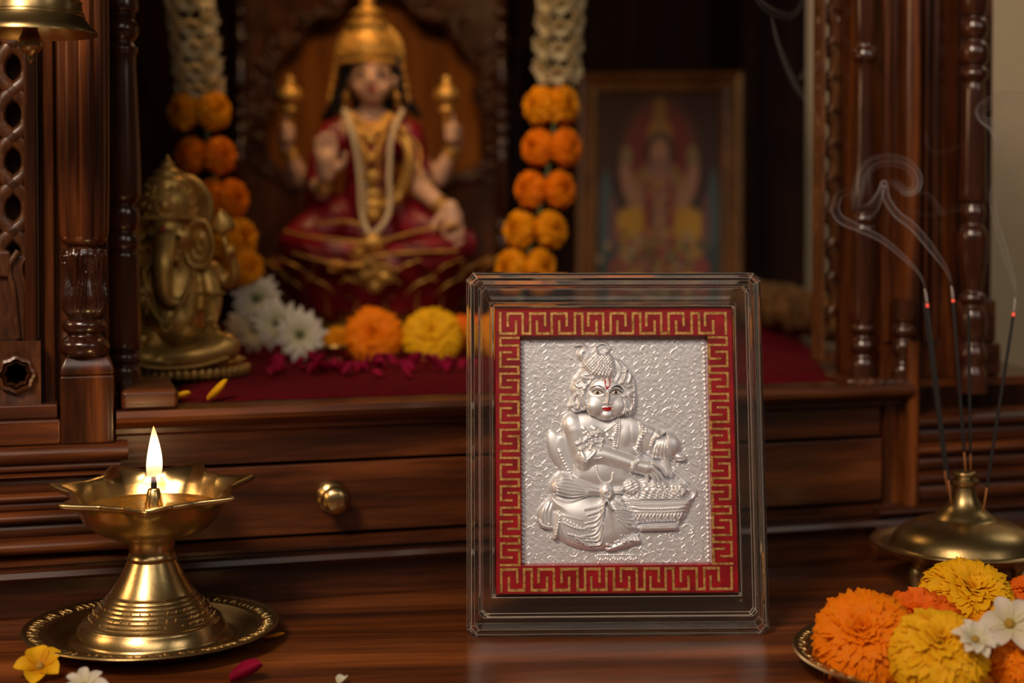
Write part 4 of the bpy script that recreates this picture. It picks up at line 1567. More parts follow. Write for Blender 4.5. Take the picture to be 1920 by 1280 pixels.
# flame
fz0, fh = zw + .0022, 0.0232
fp = []
for i in range(33):
    s = i / 32
    r = 0.00335 * (math.sin(PI * min(1, s ** .62)) ** .8) * (1 - .12 * s) if 0 < s < 1 else 0.00003
    fp.append((max(r, .00003), fz0 + s * fh))
flm = bpy.data.materials.new('flame')
flm.use_nodes = True
nt = flm.node_tree
nt.nodes.clear()
out = nt.nodes.new('ShaderNodeOutputMaterial')
em = nt.nodes.new('ShaderNodeEmission')
tr = nt.nodes.new('ShaderNodeBsdfTransparent')
ad = nt.nodes.new('ShaderNodeAddShader')
a = nt.nodes.new('ShaderNodeAttribute'); a.attribute_name = 'h'
r = nt.nodes.new('ShaderNodeValToRGB')
e = r.color_ramp.elements
e[0].position = 0.0; e[0].color = (0.05, 0.03, 0.06, 1)
e[1].position = 1.0; e[1].color = (0.9, 0.35, 0.06, 1)
for p_, c_ in ((0.10, (0.25, 0.12, 0.10)), (0.22, (0.9, 0.42, 0.16)), (0.36, (1.0, 0.80, 0.50)), (0.75, (1.0, 0.80, 0.45)), (0.9, (1.0, 0.55, 0.18))):
    k = e.new(p_); k.color = (*c_, 1)
nt.links.new(a.outputs['Fac'], r.inputs[0])
nt.links.new(r.outputs[0], em.inputs[0])
em.inputs[1].default_value = 1.15
nt.links.new(em.outputs[0], ad.inputs[0]); nt.links.new(tr.outputs[0], ad.inputs[1]); nt.links.new(ad.outputs[0], out.inputs[0])
mb = MB().lathe(fp, (0, 0, 0), 32)
V = [(x + FXp + .0004 * math.sin((z - fz0) / fh * 3) , y + LY, z) for x, y, z in mb.v]
hh_ = [(z - fz0) / fh for x, y, z in V]
fo = mesh('flame', V, mb.f, flm, lamp, attrs={'h': hh_})
pl_ = bpy.data.lights.new('flame_light', 'POINT')
pl_.energy = 0.03
pl_.color = (1.0, 0.60, 0.26)
pl_.shadow_soft_size = 0.003
po = bpy.data.objects.new('flame_light', pl_)
COL.objects.link(po)
po.location = (FXp, LY, fz0 + fh * .5)

# ================================================================== hanging bell
BY = 0.600
bc = at(60, 60, BY)
kb = BY / F
ZB = lambda y: at(60, y, BY).z
bell = empty('hanging_bell', (bc.x, bc.y, ZB(62)), 'brass bell hanging at the top left in front of the lattice panel', 'bell')
bo = [(120, 64), (119, 58), (113, 52), (104, 44), (97, 34), (94, 28), (93, 22), (92, 20), (91, 10), (86, -6), (84, -10), (80, -40), (74, -75), (60, -105), (36, -125), (14, -132), (10, -136)]
bi = [(1, -120), (30, -114), (54, -95), (68, -65), (80, -10), (88, 22), (100, 46), (112, 58), (117, 64)]
mb = MB().lathe([(r * kb, ZB(y)) for r, y in bo + bi], (bc.x, bc.y, 0), 80, cap=False)
n_ = 80
mb.grid([mb.v[-n_:], mb.v[:n_]], closed_u=True)
mb.build('bell_body', M['brassd'], bell, auto=60)
mb = MB()
for (r, y) in ((95, 30), (93, 24), (90, 4)):
    pts = [(bc.x + (r + .6) * kb * math.cos(t), bc.y + (r + .6) * kb * math.sin(t), ZB(y)) for t in [2 * PI * j / 80 for j in range(81)]]
    mb.tube(pts, 0.0003, 6)
mb.build('raised_band', M['brassd'], bell)
mb = MB().lathe([(max(r, .5) * kb, ZB(y)) for r, y in [(1, 120), (4, 116), (6, 110), (5, 105), (9, 102), (18, 96), (22, 86), (22, 76), (17, 66), (14, 58), (13, 40), (10, 0), (6, -60), (4, -120)]], (bc.x, bc.y - 0.002, 0), 28)
mb.build('clapper', M['brassd'], bell)
zt_ = ZB(-132)
mb = MB()
zc_ = zt_
kk = 0
while zc_ < 0.462:
    a = Vector((1, 0, 0)) if kk % 2 else Vector((0, 1, 0))
    mb.tube([Vector((bc.x, bc.y, zc_ + .004)) + a * .0022 * math.cos(t) + Vector((0, 0, .0045 * math.sin(t))) for t in [2 * PI * j / 14 for j in range(15)]], 0.0007, 6)
    zc_ += .0068
    kk += 1
mb.build('chain', M['brassd'], bell)

# ================================================================== incense holder and sticks
IY = 0.715
ic = at(1806, 1100, IY)
ki = IY / F
ZI = lambda y: at(1806, y, IY).z
zo_i = ZI(1101)
inc = empty('incense_holder', (ic.x, IY, 0), 'domed brass incense holder on short feet holding five sticks', 'incense holder')
dish = [(1, 1052), (60, 1052), (110, 1046), (140, 1036), (165, 1022), (172, 1018), (172, 1015), (166, 1015), (152, 1022), (140, 1022), (134, 1014), (126, 1002), (112, 990), (92, 980), (70, 973), (60, 971), (56, 968), (50, 962), (36, 950), (27, 936), (22, 920), (20, 908)]
mb = MB().lathe([(max(r, .4) * ki, ZI(y)) for r, y in spline(dish, 3)], (ic.x, IY, 0), 96)
mb.build('domed_dish', M['brassd'], inc, auto=60)
nk = [(19, 910), (26, 908), (28, 902), (27, 898), (18, 896), (17, 892), (22, 890), (23, 886), (20, 883), (12, 884), (11, 900)]
MB().lathe([(r * ki, ZI(y)) for r, y in nk], (ic.x, IY, 0), 40, cap=False).build('neck', M['brassd'], inc, auto=60)
for k in range(3):
    t = math.radians(205 + 120 * k)
    c = Vector((ic.x + 105 * ki * math.cos(t), IY + 105 * ki * math.sin(t), 0))
    o_ = Vector((math.cos(t), math.sin(t), 0))
    mb = MB().tube([c + Vector((0, 0, ZI(1046))), c + o_ * .0016 + Vector((0, 0, .008)), c + o_ * .002 + Vector((0, 0, .003)), c + o_ * .005 + Vector((0, 0, .0012))], [.0048, .0044, .0034, .0016], 12)
    mb.build('foot', M['brassd'], inc)
charc = mat('incense_paste', (0.022, 0.02, 0.021), 0.95, bump=.6, bscale=2500)
ash = mat('incense_ash', (0.42, 0.38, 0.36), 1.0, bump=.8, bscale=2500)
bamb = mat('bamboo_stick', (0.42, 0.16, 0.045), 0.6)
emb, nt, b = nodes_of('ember')
b.inputs['Base Color'].default_value = (0.3, 0.03, 0.02, 1)
b.inputs['Emission Color'].default_value = (1.0, 0.10, 0.05, 1)
b.inputs['Emission Strength'].default_value = 0.75
STK = [  # top px, bottom px, depth, radius top, burnt, label
    ((1735, 541), (1784, 948), 0.712, 2.9, 1, 'leftmost smoking incense stick with an ash tip in the brass holder'),
    ((1732, 566), (1777, 925), 0.722, 2.4, 0, 'thin unlit incense stick leaning left behind the leftmost smoking one'),
    ((1785, 536), (1811, 890), 0.714, 2.9, 1, 'second smoking incense stick from the left, nearly upright'),
    ((1816, 578), (1820, 888), 0.720, 2.6, 0, 'upright unlit dark incense stick rising from the holder neck'),
    ((1905, 558), (1843, 962), 0.705, 2.9, 1, 'incense stick leaning right against the beige wall'),
]
for (tp, bp2, Yd, rp, lit, lab) in STK:
    b_ = at(*bp2, Yd)
    Yb = IY - 0.004 * (Yd < IY) + .004 * (Yd > IY)
    # foot of each stick rests in the neck or on the dome
    p1 = at(*tp, Yd)
    p0 = b_
    s = empty('incense_stick', p0, lab, 'incense stick')
    d = p1 - p0
    L = d.length
    q = lambda t: p0 + d * t
    kr = rp * Yd / F
    MB().tube([q(0), q(.14)], kr * .55, 8).build('bamboo_core', bamb, s)
    MB().tube([q(t) for t in (0.12, .13, .3, .6, .9, .998)], [kr * .6, kr, kr, kr, kr, kr * .9], 10).build('incense_coating', charc, s) if not lit else \
        MB().tube([q(t) for t in (0.12, .13, .3, .6, .918)], [kr * .6, kr, kr, kr, kr], 10).build('incense_coating', charc, s)
    if lit:
        MB().tube([q(.914), q(.922), q(.932)], [kr * 1.02, kr * 1.08, kr * .95], 10).build('ember', emb, s)
        MB().tube([q(.93), q(.95), q(.98) + Vector((-.0001, 0, 0)), q(1.0) + Vector((-.0004, 0, 0))], [kr * .95, kr * 1.0, kr * .9, kr * .5], 10).build('ash_tip', ash, s)

# ================================================================== flowers
PM = {
    'orange': petal('orange_marigold_petal', (0.62, 0.11, 0.002), (0.95, 0.27, 0.004)),
    'yellow': petal('yellow_marigold_petal', (0.70, 0.28, 0.003), (0.95, 0.54, 0.010)),
    'amber': petal('amber_marigold_petal', (0.66, 0.19, 0.002), (0.92, 0.38, 0.006)),
    'deep': petal('deep_orange_petal', (0.66, 0.085, 0.003), (0.94, 0.19, 0.010)),
    'white': petal('white_petal', (0.72, 0.68, 0.42), (0.84, 0.80, 0.70), 0.35),
    'jasmine': petal('jasmine_petal', (0.55, 0.46, 0.20), (0.80, 0.70, 0.46), 0.35),
    'rose': petal('rose_petal', (0.20, 0.002, 0.02), (0.30, 0.004, 0.04), 0.25),
    'lemon': petal('lemon_petal', (0.66, 0.27, 0.004), (0.94, 0.54, 0.014)),
}
GREEN = mat('green_stem', (0.08, 0.11, 0.02), 0.6)
DGREEN = mat('green_calyx', (0.11, 0.13, 0.04), 0.6)
SEEDY = mat('yellow_flower_centre', (0.45, 0.27, 0.03), 0.8, bump=1, bscale=1500)


def frame_of(d):
    d = Vector(d).normalized()
    e = d.orthogonal().normalized()
    return d, e, d.cross(e).normalized()


def marigold_geo(R, axis, n, seed, spread=118, flat=0.85, pw=0.20, ruff=0.35, nu=4, nv=4):
    """pompom of ruffled petals; returns verts, faces, t"""
    r_ = random.Random(seed)
    ax, e1, e2 = frame_of(axis)
    V, Fc, T = [], [], []
    ga = PI * (3 - math.sqrt(5))
    for k in range(n):
        f = (k + .5) / n
        th = math.radians(spread) * math.sqrt(f) ** 1.05
        ph = k * ga + r_.uniform(-.25, .25)
        rad = R * (1 + r_.uniform(-.09, .06)) * (0.88 + .12 * math.sin(th))
        L = 0.5 + r_.uniform(-.06, .06)
        w = R * pw * (.6 + .8 * f ** .5) * r_.uniform(.8, 1.2)
        tw = r_.uniform(-.4, .4)
        bend = 0.16 + 0.42 * f + r_.uniform(-.1, .1)
        base = len(V)
        phs = r_.uniform(0, 6)
        for i in range(nv + 1):
            s = i / nv
            t_ = th * (0.72 + .28 * s) + bend * s * s * .7 - .1
            rr = rad * (1 - L + L * math.sin(s * PI / 2 * .97))
            dr = (ax * math.cos(t_) * (flat + (1 - flat) * 0) + (e1 * math.cos(ph) + e2 * math.sin(ph)) * math.sin(t_))
            dt = (-ax * math.sin(t_) + (e1 * math.cos(ph) + e2 * math.sin(ph)) * math.cos(t_))
            la = (-e1 * math.sin(ph) + e2 * math.cos(ph))
            la = (la * math.cos(tw) + dt * math.sin(tw))
            ww = w * (0.28 + 0.95 * math.sin(min(1, s * 1.05) * PI * .62))
            if i == nv: ww *= .82
            for j in range(nu + 1):
                q = j / nu * 2 - 1
                cup = q * q * .35 * ww
                ru = ruff * w * math.sin(q * 5.2 + phs) * s * s
                V.append(dr * (rr + cup * .4 + (ru if i == nv else ru * .5)) + la * (q * ww) + dt * (-cup * .5 + ru * .4))
                T.append(min(1, .15 + .85 * s * r_.uniform(.85, 1.0)))
        for i in range(nv):
            for j in range(nu):
                a = base + i * (nu + 1) + j
                Fc.append((a, a + 1, a + nu + 2, a + nu + 1))
    return V, Fc, T


def marigold(c, R, axis, col, label, n=170, seed=1, name='marigold', group=None, parent=None, **kw):
    V, Fc, T = marigold_geo(R, axis, n, seed, **kw)
    if parent is not None:
        V = [v + Vector(c) for v in V]
        o = mesh(name, V, Fc, PM[col], parent, attrs={'t': T})
        return o
    lo = min(v.z for v in V)
    root = empty(name, (c[0], c[1], c[2]), label, 'flower', group)
    o = mesh('petals', V, Fc, PM[col], root, world=False, attrs={'t': T})
    ax = Vector(axis).normalized()
    mb = MB().tube([-ax * R * .1, -ax * R * .35, -ax * R * .62, -ax * R * .7], [R * .42, R * .40, R * .22, R * .08], 14)
    mb.build('calyx', DGREEN, root, world=False)
    return root


def daisy_geo(R, axis, n, seed, layers=2, wide=.24, droop=.12, up=.35):
    r_ = random.Random(seed)
    ax, e1, e2 = frame_of(axis)
    V, Fc, T = [], [], []
    for l in range(layers):
        for k in range(n):
            ph = 2 * PI * (k + .5 * l) / n + r_.uniform(-.09, .09)
            Rl = R * (1 - .16 * l) * r_.uniform(.88, 1.06)
            dr = e1 * math.cos(ph) + e2 * math.sin(ph)
            la = -e1 * math.sin(ph) + e2 * math.cos(ph)
            w = R * wide * r_.uniform(.85, 1.1)
            u_ = up * (1 + l * .6) + r_.uniform(-.1, .1)
            base = len(V)
            for i in range(7):
                s = i / 6
                rr = Rl * (.12 + .88 * s)
                z = Rl * (u_ * s * (1 - s * .55) - droop * s * s)
                ww = w * math.sin(PI * (.12 + .84 * s)) ** .7 * (1 if i < 6 else .45)
                for j in range(5):
                    q = j / 4 * 2 - 1
                    V.append(dr * rr + la * q * ww * .5 + ax * (z + q * q * ww * .22 - (abs(q) < .3) * ww * .03))
                    T.append(s)
            for i in range(6):
                for j in range(4):
                    a = base + i * 5 + j
                    Fc.append((a, a + 1, a + 6, a + 5))
    return V, Fc, T


def daisy(c, R, axis, label=None, n=13, seed=1, parent=None, name='daisy', group=None, col='white', centre=SEEDY, **kw):
    V, Fc, T = daisy_geo(R, axis, n, seed, **kw)
    ax = Vector(axis).normalized()
    cm = MB().ball(ax * R * .05, R * .17, 12, 8)
    q = Vector((0, 0, 1)).rotation_difference(ax).to_matrix()
    if parent is not None:
        o = mesh(name, [v + Vector(c) for v in V], Fc, PM[col], parent, attrs={'t': T})
        MB().ball(Vector(c) + ax * R * .06, R * .16, 10, 6).build('flower_centre', centre, o)
        return o
    root = empty(name, c, label, 'flower', group)
    mesh('petals', V, Fc, PM[col], root, world=False, attrs={'t': T})
    cm.build('flower_centre', centre, root, world=False)
    return root


def loose_petal(c, L, w, rz, col, label, tilt=.2, group=None, name='petal', curl=.5, cat='petal'):
    V, Fc, T = [], [], []
    for i in range(8):
        s = i / 7
        for j in range(6):
            q = j / 5 * 2 - 1
            ww = w * math.sin(PI * (.08 + .86 * s)) ** .6 * (1 if i < 7 else .4)
            V.append(Vector((L * (s - .5), q * ww * .5, .0006 + curl * (q * q * ww * .35 + tilt * L * s * s))))
            T.append(s)
    for i in range(7):
        for j in range(5):
            a = i * 6 + j
            Fc.append((a, a + 1, a + 7, a + 6))
    o = mesh(name, V, Fc, PM[col], None, world=False, attrs={'t': T})
    o.location = c
    o.rotation_euler = (0, 0, rz)
    so_ = o.modifiers.new('thickness', 'SOLIDIFY')
    so_.thickness = 0.00025
    return tag(o, label, cat, group)


# ---- flower tray at the lower right
TC = onz(1795, 1222, 0.0078)
tray = empty('flower_tray', (TC.x, TC.y, 0), 'brass tray with a fluted rim heaped with marigolds at the lower right', 'tray')
TR = (1795 - 1491) * TC.y / F
MB().lathe([(0.0001, 0), (TR * .7, 0), (TR * .82, .0030), (TR * .90, .0060), (TR, .0076), (TR + .0006, .0081), (TR, .0087), (TR * .985, .0086), (TR * .90, .0070), (TR * .87, .0066), (TR * .80, .0034), (TR * .68, .0012), (.0001, .0010)],
           (TC.x, TC.y, 0), 128).build('dish', M['brassd'], tray, auto=50)
rim_pattern(TC.x, TC.y, TR * .905, TR * .975, .0072, .0085, 110, .00055, tray)
TL = [
    ('marigold', 1622, 1207, 0.578, 92, (-.25, -.75, .62), 'orange', 'large orange marigold at the left edge of the flower tray', 260, 1.0),
    ('marigold', 1812, 1132, 0.625, 88, (0.05, -.62, .8), 'yellow', 'yellow marigold at the back of the tray below the incense holder', 260, .8),
    ('marigold', 1758, 1274, 0.562, 88, (-.05, -.62, .8), 'lemon', 'bright yellow marigold at the front of the tray, cut by the bottom edge', 240, .9),
    ('marigold', 1918, 1276, 0.565, 66, (.1, -.6, .8), 'orange', 'orange marigold at the lower right corner of the photo', 200, .9),
    ('marigold', 1925, 1112, 0.640, 36, (-.3, -.6, .7), 'deep', 'small orange bloom behind the white flower at the right edge', 110, 1),
    ('marigold', 1860, 1240, 0.600, 52, (0, -.6, .7), 'amber', 'amber marigold half hidden below the two white flowers', 120, 1),
]
for i, (nm, px, py, Y, rp, ax, col, lab, n, fl_) in enumerate(TL):
    R = rp * Y / F
    c = at(px, py, Y)
    c.z = max(c.z, R * .62 + .002)
    marigold(c, R, ax, col, lab, n=int(n * 1.6), seed=20 + i, pw=.155, ruff=.42)
# open ruffled deep orange bloom
c = at(1725, 1165, .602)
V, Fc, T = marigold_geo(52 * .602 / F, (-.1, -.6, .8), 46, 77, spread=92, pw=.5, ruff=.55, nu=6, nv=5)
op = empty('ruffled_flower', c, 'open deep orange ruffled flower between the orange and yellow marigolds', 'flower')
mesh('petals', V, Fc, PM['deep'], op, world=False, attrs={'t': T})
MB().tube([Vector((0, 0, -.001)), Vector((0, .002, -.006))], [.004, .002], 10).build('calyx', DGREEN, op, world=False)
c = at(1762, 1172, .59)
V, Fc, T = marigold_geo(34 * .59 / F, (.1, -.7, .6), 30, 78, spread=92, pw=.5, ruff=.55, nu=6, nv=5)
op = empty('ruffled_flower', c, 'smaller deep orange ruffled flower touching the small white flower', 'flower')
mesh('petals', V, Fc, PM['deep'], op, world=False, attrs={'t': T})
daisy(at(1893, 1170, .560), 60 * .560 / F, (-.2, -.75, .62), 'white flower with rounded petals at the right of the tray', n=6, seed=5, wide=.62, layers=1, up=.5)
daisy(at(1828, 1200, .552), 46 * .552 / F, (.1, -.55, .8), 'smaller white flower lying left of the larger white one on the tray', n=6, seed=6, wide=.55, layers=2, up=.5)

# ---- loose things on the table
c = onz(75, 1250, 0.004)
daisy(c, 48 * c.y / F, (.1, -.55, .85), 'small yellow five petalled flower in the lower left corner', n=5, seed=9, layers=1, wide=.85, col='lemon', name='yellow_flower', centre=SEEDY, up=.6)
c = onz(158, 1288, 0.004)
daisy(c, 44 * c.y / F, (0, -.5, .9), 'white flower cut by the bottom edge beside the yellow flower', n=7, seed=10, layers=1, wide=.5, name='white_flower', up=.7)
c = onz(512, 1201, 0.0)
loose_petal(c, 44 * c.y / F, 16 * c.y / F, .0, 'amber', 'curled yellow petal on the table right of the lamp plate', curl=1.2)
c = onz(462, 1278, 0.0)
loose_petal(c, 62 * c.y / F, 52 * c.y / F, .3, 'rose', 'dark red petal on the table at the bottom edge', curl=1.3, tilt=.3)
c = onz(641, 1281, 0.0)
loose_petal(c, 26 * c.y / F, 22 * c.y / F, 1.2, 'white', 'tiny white petal on the table at the bottom edge', curl=1.2)

# ---- garlands
def garland(name, label, cord, Y0, Y1, whites, pairs, tail, seed):
    g = empty(name, at(*cord[-1], Y1), label, 'garland')
    ymax = cord[-1][1]
    dep = lambda y: Y0 + (Y1 - Y0) * max(0, min(1, (y - 0) / ymax))
    C3 = [at(x, y, dep(y)) for x, y in spline(cord, 8)]
    MB().tube(C3, .0011, 8).build('cord', GREEN, g)
    r_ = random.Random(seed)
    cx = lambda y: float(np.interp(y, [p[1] for p in cord], [p[0] for p in cord]))
    for k, (y, wpx) in enumerate(whites):
        for s in (-1, 1, 0):
            Yd = dep(y)
            R = wpx * .62 * Yd / F
            c = at(cx(y) + s * wpx * .34, y + (6 if s == 0 else 0), Yd - (.004 if s == 0 else 0))
            daisy(c, R * (1 if s else .75), (s * 1.0 + .01, -.55, -.25 + r_.uniform(-.2, .2)), parent=g, name='jasmine_cluster', n=10, seed=seed + 7 * k + s, layers=3, wide=.22, up=.9, droop=0, col='jasmine')
    for k, (xa, xb, y, R, col) in enumerate(pairs):
        for s, x in ((-1, xa), (1, xb)):
            Yd = dep(y)
            if x is None: continue
            marigold(at(x, y, Yd), R * Yd / F, (s * .9, -.6, .15), col, None, n=120, seed=seed + 31 * k + s, name='marigold', parent=g, spread=125, pw=.26, ruff=.3)
    return g


garland('flower_garland', 'hanging garland of white blossoms and orange marigolds behind the brass elephant statue',
        [(345, -70), (355, 0), (372, 160), (388, 250), (402, 340), (420, 410), (445, 470), (468, 540), (480, 570)], .93, .90,
        [(y, 56) for y in (-44, -6, 40, 84, 124, 160)],
        [(344, 400, 208, 34, 'amber'), (357, 412, 292, 33, 'orange'), (392, 436, 372, 33, 'orange'), (402, 448, 446, 36, 'amber'), (430, 462, 502, 33, 'amber')], None, 100)
garland('flower_garland', 'right hanging garland of white blossoms and orange marigolds left of the framed print',
        [(1060, -70), (1052, 0), (1044, 160), (1036, 260), (1022, 350), (1003, 430), (985, 500), (972, 560), (968, 600)], .96, .92,
        [(y, 54) for y in (-42, 0, 42, 86, 130)],
        [(1012, 1056, 198, 34, 'amber'), (1008, 1062, 276, 33, 'orange'), (994, 1050, 355, 32, 'orange'), (974, 1034, 430, 33, 'amber'), (958, 1014, 500, 32, 'amber')], None, 200)

# ---- flowers lying on the shelf
def shelf_c(px, py, R, Y):
    c = at(px, py, Y)
    c.z = max(c.z, CLZ + R * .72)
    return c


for i, (px, py, Y, rp, col, lab) in enumerate([
    (700, 640, .885, 54, 'orange', 'orange marigold lying in front of the large painted statue'),
    (810, 634, .885, 54, 'yellow', 'yellow marigold beside the orange one in front of the large statue'),
    (634, 640, .93, 26, 'amber', 'small yellow blossom left of the orange marigold on the shelf'),
    (868, 632, .92, 40, 'deep', 'orange marigold half hidden behind the left edge of the acrylic block'),
    (925, 628, .90, 52, 'amber', 'amber marigold seen through the left edge of the acrylic block'),
    (1102, 548, 1.02, 46, 'amber', 'orange marigold peeking over the top of the acrylic block'),
    (1010, 596, .96, 48, 'amber', 'amber marigold behind the upper left part of the acrylic block'),
    (1180, 570, 1.00, 48, 'orange', 'orange marigold behind the top edge of the acrylic block'),
]):
    R = rp * Y / F
    c = shelf_c(px, py, R, Y)
    if i >= 5: c.z = at(px, py, Y).z
    if i in (5, 6, 7): c.z = max(CLZ + R * .72, c.z) if False else CLZ + R * .72
    marigold(c, R, (0.05 * (i % 3 - 1), -.95, .4), col, lab, n=150, seed=60 + i)
# heap of blossoms carrying the ones that show above the block
for i, (px, py, Y, rp, lab) in enumerate([(482, 560, .90, 54, 'white daisy at the foot of the left garland, topmost of the daisies'), (520, 608, .888, 54, 'white daisy in the middle of the three at the garland foot'),
                                          (562, 640, .878, 56, 'white daisy nearest the orange marigold, with a green centre'), (478, 640, .93, 50, 'shaded white daisy behind the lowest of the daisies'),
                                          (462, 612, .95, 44, 'shaded white daisy beside the brass statue base')]):
    R = rp * Y / F
    c = at(px, py, Y)
    c.z = max(c.z, CLZ + R * .8)
    daisy(c, R, (.25 if i else -.1, -.85, .4), lab, n=13, seed=40 + i, layers=2, wide=.26, centre=DGREEN)
# brass cup left of the orange marigold
c = onz(628, 676, CLZ)
k = c.y / F
cup = empty('brass_cup', c, 'small brass cup on the red cloth left of the orange marigold', 'cup')
MB().lathe([(1 * k, 0), (14 * k, 0), (13 * k, 3 * k), (9 * k, 6 * k), (14 * k, 10 * k), (22 * k, 18 * k), (26 * k, 26 * k), (27 * k, 28 * k), (25 * k, 28 * k), (20 * k, 18 * k), (1 * k, 12 * k)], c, 32).build('bowl', M['brassd'], cup)
# petals strewn on the cloth
r_ = random.Random(12)
for i in range(60):
    px = r_.uniform(505, 880)
    py = r_.gauss(694, 7)
    c = onz(px, max(676, min(712, py)), CLZ + .0004)
    s = r_.uniform(.6, 1.1)
    loose_petal(c, .0072 * s, .0062 * s, r_.uniform(0, 6), 'rose', 'dark red rose petal strewn on the cloth in front of the statue and marigolds', tilt=r_.uniform(.2, .9), curl=r_.uniform(.8, 1.8), group='rose petals strewn on the red cloth', name='rose_petal')
c = onz(340, 752, SHZ + .0008)
loose_petal(c, .0085, .005, .1, 'lemon', 'left of two yellow petals on the front edge of the shelf', curl=1.6, tilt=.2)
c = onz(408, 752, SHZ + .0008)
loose_petal(c, .0095, .006, .5, 'lemon', 'right of two yellow petals on the front edge of the shelf', curl=1.8, tilt=.5)

# ================================================================== large painted goddess statue
GY = 1.03
kg = GY / F
BZ = CLZ + .0005


def G(px, py, d=0.0):
    """photo row and column on the statue's own plane, d in millimetres towards the viewer"""
    p = at(px, py, GY)
    return Vector((p.x, GY - d * .001, p.z))


ZG = at(700, 648, GY).z
goddess = empty('goddess_statue', (G(700, 648).x, GY, BZ), 'large painted four armed goddess statue seated on a red lotus', 'statue')
skin = mat('painted_skin', (0.62, 0.36, 0.22), 0.35, noise=.08)
sari = mat('red_painted_sari', (0.20, 0.005, 0.012), 0.38, noise=.45, nscale=90, bump=.5, bscale=120)
hairm_ = mat('black_painted_hair', (0.012, 0.01, 0.01), 0.4)
lotus = mat('red_lotus_paint', (0.17, 0.008, 0.012), 0.3, noise=.5, nscale=40)
pearl = mat('pearl_garland', (0.62, 0.48, 0.28), 0.35)
g = kg


def gp(*pts): return [tuple(G(*p)) for p in pts]


def gr(*r): return [x * g for x in r]


bp = [('c', gp((698, 400, 4), (696, 330, 4), (696, 270, 4), (696, 240, 2)), gr(54, 42, 50, 44)),
      ('c', gp((622, 258, 0), (696, 238, 2), (768, 258, 0)), gr(26, 34, 26)),
      ('c', gp((696, 240, 2), (697, 200, 4), (699, 180, 6)), gr(24, 20, 24)),
      ('b', G(699, 150, 10), 41 * g, (.93, .95, 1.22)), ('b', G(702, 178, 15), 22 * g), ('b', G(697, 112, 4), 38 * g, (1.05, 1, .9)),
      ('c', gp((700, 146, 24), (702, 160, 27)), gr(4, 6)),
      ('b', G(681, 168, 17), 14 * g), ('b', G(722, 168, 17), 14 * g), ('b', G(658, 155, 6), 8 * g, (.6, 1, 1.5)), ('b', G(742, 155, 6), 8 * g, (.6, 1, 1.5)),
      # arms: raised front right hand
      ('c', gp((622, 262, 2), (598, 330, 12), (612, 362, 24)), gr(24, 20, 15)), ('c', gp((612, 362, 24), (620, 335, 32)), gr(15, 12)),
      # back arms
      ('c', gp((630, 270, -8), (575, 338, -6), (556, 318, -2), (535, 272, 2)), gr(20, 20, 17, 12)),
      ('c', gp((765, 270, -8), (812, 335, -6), (832, 312, -2), (856, 268, 2)), gr(20, 20, 17, 12)),
      # front left arm reaching down
      ('c', gp((770, 264, 4), (785, 340, 14), (815, 372, 30), (848, 398, 42)), gr(24, 21, 17, 12))]


def hand(cx, cy, d, up, tilt, size, curl=0.2, flip=1):
    """palm and five fingers in photo pixels"""
    o = Vector((math.sin(tilt), 0, math.cos(tilt))) * (1 if up else -1)
    s = Vector((math.cos(tilt), 0, -math.sin(tilt))) * flip
    fw = Vector((0, -1, 0))
    c = G(cx, cy, d)
    z = size * g
    out = [('c', [tuple(c - o * z * .35), tuple(c + o * z * .15)], [z * .26, z * .33]), ('b', c, z * .40, (.95, .42, 1.0)), ('b', c + o * z * .25, z * .38, (1.0, .36, .8))]
    for k, (off, ln) in enumerate(((-.30, .58), (-.10, .70), (.10, .66), (.29, .50))):
        b0 = c + s * z * off + o * z * .35
        b1 = b0 + o * z * ln * .55 + fw * z * curl * .1
        b2 = b0 + o * z * ln + fw * z * curl * .4
        out.append(('c', [tuple(b0), tuple(b1), tuple(b2)], [z * .105, z * .10, z * .075]))
    t0 = c - o * z * .15 - s * z * .3
    out.append(('c', [tuple(t0), tuple(t0 - s * z * .28 + o * z * .25), tuple(t0 - s * z * .32 + o * z * .5 + fw * z * .1)], [z * .13, z * .12, z * .085]))
    return out


bp += hand(624, 312, 36, True, -.02, 56, .15, -1)
bp += hand(852, 408, 43, False, -.10, 54, .1, 1)
for cx, tl in ((540, -.25), (851, .2)):
    z = 40 * g
    c = G(cx, 250, 4)
    bp += [('b', c, z * .5, (.8, .6, 1.1))]
    for k in range(4):
        bp.append(('c', [tuple(c + Vector((-.3 * z if cx < 700 else .3 * z, 0, (.25 - .2 * k) * z))), tuple(c + Vector((0, -.55 * z, (.25 - .2 * k) * z))), tuple(c + Vector((.35 * z * (1 if cx < 700 else -1), -.4 * z, (.3 - .2 * k) * z)))], [z * .12, z * .12, z * .09]))
    bp.append(('c', [tuple(c + Vector((0, -.3 * z, .3 * z))), tuple(c + Vector((0, -.45 * z, .8 * z)))], [z * .13, z * .09]))
body = sculpt('body', bp, .0011, skin, goddess, 3)

# face paint and features
mb = MB()
for x in (684, 719):
    mb.tube([G(x - 12, 134, 22.0), G(x, 129, 24), G(x + 12, 133, 22.0)], gr(.9, 2.2, .9), 6)
    mb.tube([G(x - 12, 145, 21.5), G(x, 139, 24), G(x + 12, 144, 21.5)], gr(.8, 1.8, .8), 6)
    mb.ball(G(x, 144, 22.6), 5 * g, 10, 6, None, (1, .5, .9))
mb.build('eyes_and_brows', hairm_, goddess)
mb = MB()
mb.ball(G(703, 175, 23.6), 10 * g, 10, 6, None, (1, .6, .4))
mb.ball(G(701, 124, 22), 4 * g, 8, 6, None, (.8, .6, 1.2))
mb.build('lips_and_forehead_mark', mat('red_face_paint', (0.45, 0.02, 0.02), .35), goddess)
